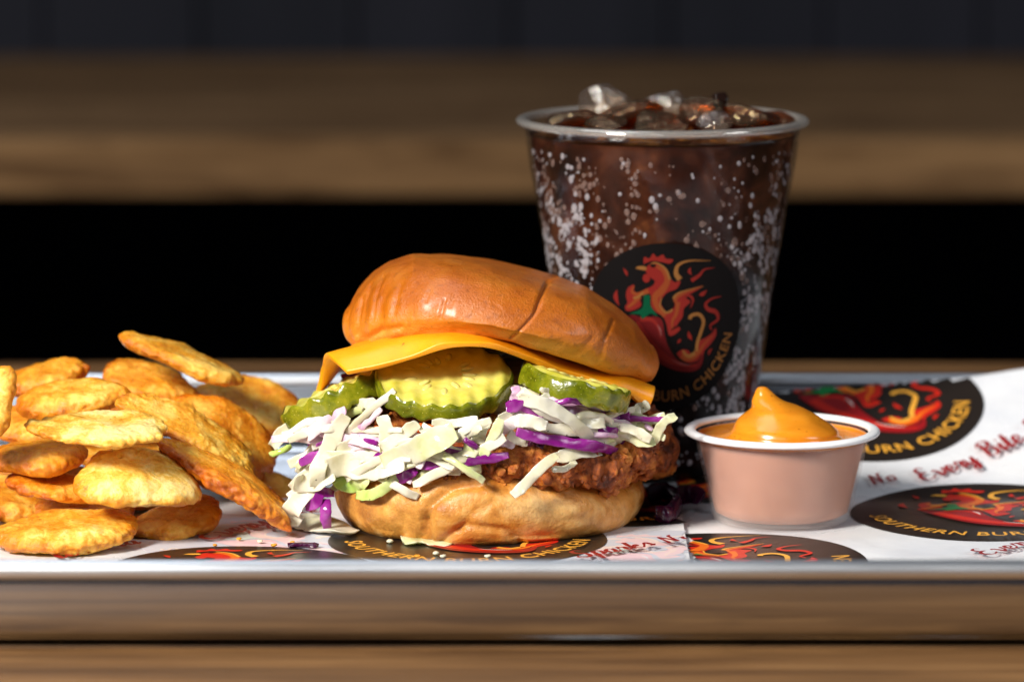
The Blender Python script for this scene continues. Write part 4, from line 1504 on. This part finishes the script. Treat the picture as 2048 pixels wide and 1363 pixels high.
# bubbles clinging to the inside of the cup
ico = bmesh.new()
bmesh.ops.create_icosphere(ico, subdivisions=2, radius=1)
IV = [v.co.copy() for v in ico.verts]
IF = [tuple(v.index for v in f.verts) for f in ico.faces]
ico.free()
rnd = random.Random(5)
for nm, mat, count, lo, hi, dim in (('bubble_cluster', M['bubble'], 2000, 0.00032, 0.0011, False), ('bubble_cluster', M['bubble_dim'], 600, 0.0003, 0.0011, True)):
    bv_, bf_ = [], []
    got = tries = 0
    while got < count and tries < 80000:
        tries += 1
        t = rnd.uniform(-pi, 0)
        z = rnd.uniform(0.006, 0.110)
        s = cos(t)                       # -1 left edge .. 1 right edge as seen from the front
        q = noise.noise(Vector((t * 5.0, z * 110, 3.3 if dim else 0))) + 0.5 * noise.noise(Vector((t * 14, z * 260, 7)))
        if dim:
            dens = 0.55 * sstep(0.05, 0.09, z) + 0.08
            thr = 0.05
        else:
            dens = (0.95 * sstep(0.45, 0.72, s) * sstep(1.02, 0.9, s) + 0.75 * sstep(-0.45, -0.75, s)) * (1 - 0.75 * sstep(0.080, 0.100, z)) + 0.06
            if z < 0.035:
                dens = max(dens, 0.5 * sstep(0.0, 0.5, s))
            thr = -0.06
        if q < thr or rnd.random() > dens:
            continue
        r = lo + (hi - lo) * rnd.random() ** 2.0
        if rnd.random() < 0.03:
            r *= 1.5
        R_ = rc(z) - 0.0008
        c = Vector((CUPC.x + R_ * cos(t), CUPC.y + R_ * sin(t), CUPC.z + z))
        er = Vector((cos(t), sin(t), 0))
        et = Vector((-sin(t), cos(t), 0))
        k = len(bv_)
        el = rnd.uniform(0.9, 1.35)
        for v in IV:
            bv_.append(c + er * (v.x * r * 0.28) + et * (v.y * r) + Vector((0, 0, v.z * r * el)))
        bf_ += [tuple(a + k for a in f) for f in IF]
        got += 1
    tag(part(link_mesh(nm, bv_, bf_, mat), cola), kind='stuff')


def ice(px, py, d, sx, sy, sz, kind, seed, label):
    c = P(px, py, d)
    rnd = random.Random(seed)
    rotm = Matrix.Rotation(rnd.uniform(0, 3), 3, 'Z') @ Matrix.Rotation(rnd.uniform(-0.35, 0.35), 3, 'X')
    planes = []
    for q in range(16):
        nv_ = Vector((rnd.gauss(0, 1), rnd.gauss(0, 1), rnd.gauss(0, 1))).normalized()
        planes.append((nv_, rnd.uniform(0.72, 1.0)))
    pts = []
    for i in range(64):
        for j in range(36):
            t, f = 2 * pi * i / 64, -pi / 2 + pi * j / 35
            dv = Vector((cos(f) * cos(t), cos(f) * sin(t), sin(f)))
            acc = sum((max(0.0, nv_.dot(dv)) / h_) ** 26 for nv_, h_ in planes)
            rr = min(1.15, acc ** (-1 / 26)) if acc > 0 else 1.15
            rr += 0.03 * nz(dv, 3, seed)
            pts.append(rotm @ Vector((dv.x * sx * rr, dv.y * sy * rr, dv.z * sz * rr)) + c)
    o = link_mesh('ice_cube', pts, grid_faces(64, 36, True), M[kind])
    base_origin(o)
    return tag(o, label, 'ice', 'ice cubes floating in the cola')


ice(1208, 212, 1.418, 0.0080, 0.0075, 0.0085, 'ice', 1, 'largest clear ice cube poking above the rim of the cup')
ice(1340, 216, 1.418, 0.0082, 0.007, 0.0055, 'ice', 2, 'whitish ice cube with smooth rounded top in the middle of the cup')
ice(1438, 204, 1.420, 0.0030, 0.003, 0.0036, 'ice_dark', 3, 'small dark cola coated ice lump beside the whitish ice cube')
ice(1262, 232, 1.410, 0.0120, 0.009, 0.0045, 'ice_brown', 4, 'amber ice cube between the largest clear cube and the whitish one')
ice(1410, 228, 1.412, 0.0110, 0.009, 0.0050, 'ice_brown', 5, 'amber ice cube under the small dark lump')
ice(1490, 236, 1.414, 0.0120, 0.009, 0.0045, 'ice_brown', 6, 'amber ice cube beside the right inner wall of the cup')
ice(1150, 240, 1.410, 0.0110, 0.009, 0.0040, 'ice_brown', 7, 'amber ice cube beside the left inner wall of the cup')
ice(1318, 246, 1.395, 0.0110, 0.007, 0.0035, 'ice_brown', 8, 'flat glinting ice cube close behind the front of the cup rim')
ice(1425, 248, 1.394, 0.0070, 0.006, 0.0040, 'ice', 9, 'small sparkling wet ice cube in front of the amber ones')
ice(1215, 250, 1.390, 0.0100, 0.007, 0.0030, 'ice_brown', 10, 'small half sunk amber ice cube by the front of the cup rim')
ice(1545, 242, 1.420, 0.0070, 0.007, 0.0035, 'ice_brown', 11, 'small amber ice cube touching the far right of the cup wall')

# ------------------------------------------------------------------ dipping sauce
SC = PZ(1562, 1046, 0.0)
SC = Vector((SC.x, SC.y, 0.0016))
SH = 0.0292
sb, stp = 0.0218, 0.0284
pot = thing('sauce_cup', SC, 'small translucent white portion cup of orange dipping sauce on the paper', 'cup')
wpr = [(0, 0.0008), (sb - 0.002, 0.0008), (sb - 0.0008, 0.0), (sb, 0.0008)] + [(sb + (stp - sb) * q, SH * q) for q in [0.05 + 0.09 * i for i in range(11)]]
wpr = wpr[:-1] + [(stp - 0.0006, SH - 0.0022)]
inn = [(max(0, r - 0.0005), z + 0.0005) for r, z in reversed(wpr)]
part(lathe('cup_wall', wpr + inn, M['portion'], SC, 128), pot)
rim2 = [(stp + 0.0010 + 0.0019 * cos(t), SH - 0.0006 + 0.0011 * sin(t)) for t in [2 * pi * i / 18 for i in range(18)]]
part(lathe('rim', rim2, M['portion_rim'], SC, 128, closed=True), pot)
sauce = thing('dipping_sauce', SC + Vector((0, 0, 0.001)), 'glossy orange dipping sauce with a swirled peak in the portion cup', 'sauce')
sp = [(0, 0.0016), (sb - 0.003, 0.0016), (sb - 0.0012, 0.0026)] + [(sb + (stp - sb) * q - 0.0012, SH * q) for q in [0.1 + 0.08 * i for i in range(11)]]
part(lathe('sauce_body', sp, M['sauce_body'], SC, 96), sauce)
# surface with peak: rings whose centre wanders towards the tip
SZ = SH - 0.0026
pk = []
rings = [  # radius, height, centre shift x, shift y
    (stp - 0.0009, 0.0006, 0, 0), (stp - 0.0022, -0.0006, 0, 0), (0.0245, -0.0008, 0, 0), (0.0205, -0.0006, 0.0004, 0), (0.0180, 0.0006, 0.0006, 0), (0.0168, 0.0022, 0.0006, 0),
    (0.0152, 0.0040, 0.0004, 0), (0.0128, 0.0060, -0.0002, 0), (0.0100, 0.0080, -0.0012, 0), (0.0074, 0.0098, -0.0026, 0), (0.0054, 0.0114, -0.0040, 0), (0.0038, 0.0130, -0.0052, 0),
    (0.0027, 0.0145, -0.0060, 0), (0.0018, 0.0156, -0.0063, 0), (0.0009, 0.0161, -0.0063, 0), (0.00002, 0.0162, -0.0062, 0)]
rs = catmull(rings, 80)
pv = []
for i in range(110):
    t = 2 * pi * i / 110
    for k, (r, z, ox, oy) in enumerate(rs):
        swirl = 0.00045 * sin(t * 1 + z * 900) * sstep(0.0245, 0.018, r) * sstep(0.001, 0.006, r)
        rr_ = max(0.00001, r + swirl)
        x, y = rr_ * cos(t) + ox, rr_ * sin(t) + oy
        zz = z + 0.0005 * nz((x, y, z), 130, 2) * sstep(0.028, 0.024, r) * sstep(0.002, 0.008, r)
        pv.append((SC.x + x, SC.y + y, SC.z + SZ + zz))
part(link_mesh('sauce_swirl', pv, grid_faces(110, 80, True), M['sauce']), sauce)
for f in bpy.data.objects['sauce_swirl'].data.polygons:
    pass

# ------------------------------------------------------------------ fallen bits
def fallen(name, pxs, width, kind, seed, label, h=hleft, lift=0.0012, cat='cabbage', face=Vector((0, -0.2, 1)), cup=0.15):
    pts = []
    for px, py in pxs:
        q = PP(px, py, h)
        pts.append(q + Vector((0, 0, lift)))
    o = shred(name, pts, width, kind, seed, None, 0.0010, 0.2, cup, face=face, ruffle=0.5)
    base_origin(o)
    return tag(o, label, cat)


fallen('cabbage_shred', [(578, 1046), (610, 1056), (650, 1066), (700, 1078)], 0.011, 'white', 301, 'creamy white cabbage shred lying flat on paper at the burger\'s left foot', lift=0.0022)
fallen('cabbage_shred', [(576, 1097), (606, 1096), (636, 1097)], 0.0030, 'plum', 302, 'thin purple cabbage sliver lying alone on the white paper near the tray rim', lift=0.0012)
fallen('cabbage_shred', [(806, 1090), (850, 1088), (906, 1093)], 0.009, 'pale', 303, 'pale green cabbage piece tucked under the front of the bottom bun', lift=0.0014)
o = shred('cabbage_shred', [PP(1296, 1008, hleft) + Vector((0, 0, 0.003)), PP(1330, 1000, hleft) + Vector((0, 0, 0.003)), PP(1356, 1022, hleft) + Vector((0, 0, 0.003)), PP(1340, 1044, hleft) + Vector((0, 0, 0.003)),
                            PP(1310, 1046, hleft) + Vector((0, 0, 0.003))], 0.006, 'plum', 304, None, 0.0012, 0.1, 0.1, face=Vector((0, 0, 1)).cross(Vector((1, 0, 0))))
tag(base_origin(o), 'dark purple curled cabbage ring on paper between burger and sauce cup', 'cabbage')
fallen('cabbage_shred', [(1350, 1012), (1380, 1006), (1404, 1014)], 0.006, 'plum', 305, 'dark purple cabbage strip lying beside the sauce cup foot', lift=0.003, face=Vector((0, -1, 0.3)))
rnd = random.Random(3)
for px, py, kd, lb in [(430, 1096, 'chip_gold', 'orange batter crumb on white paper below the golden potato slice'), (478, 1083, 'chip_gold', 'orange batter crumb between the red script and the potato heap'),
                       (548, 1096, 'chip_orange', 'orange batter crumb just beside the thin purple cabbage sliver'), (556, 1063, 'white', 'white dressing crumb beside the creamy cabbage at the burger foot'),
                       (585, 1090, 'chip_gold', 'orange batter crumb behind the thin purple cabbage sliver'), (780, 1088, 'white', 'white dressing crumb on black print beside the pale green cabbage piece'),
                       (872, 1112, 'white', 'white dressing crumb on the black emblem in front of the bun'), (886, 1118, 'white', 'white dressing crumb on the black emblem in front of the bun'),
                       (835, 1118, 'chip_orange', 'orange batter crumb on the black emblem in front of the bun'), (520, 1088, 'white', 'white dressing crumb among orange crumbs on the paper'),
                       (975, 1118, 'white', 'white dressing crumb on the black emblem in front of the bun')]:
    c = PP(px, py, hleft) + Vector((0, 0, 0.0011))
    s = rnd.uniform(0.0005, 0.0009)
    o = blob('crumb', c, (s * 1.4, s * 1.2, s * 0.7), Matrix.Rotation(rnd.uniform(0, 3), 3, 'Z'), 12, 8, M[kd], lambda p, t: 0.3 * s * nz(p, 900, 2), 0.9)
    base_origin(o)
    tag(o, lb, 'crumb', 'crumbs scattered on the paper')
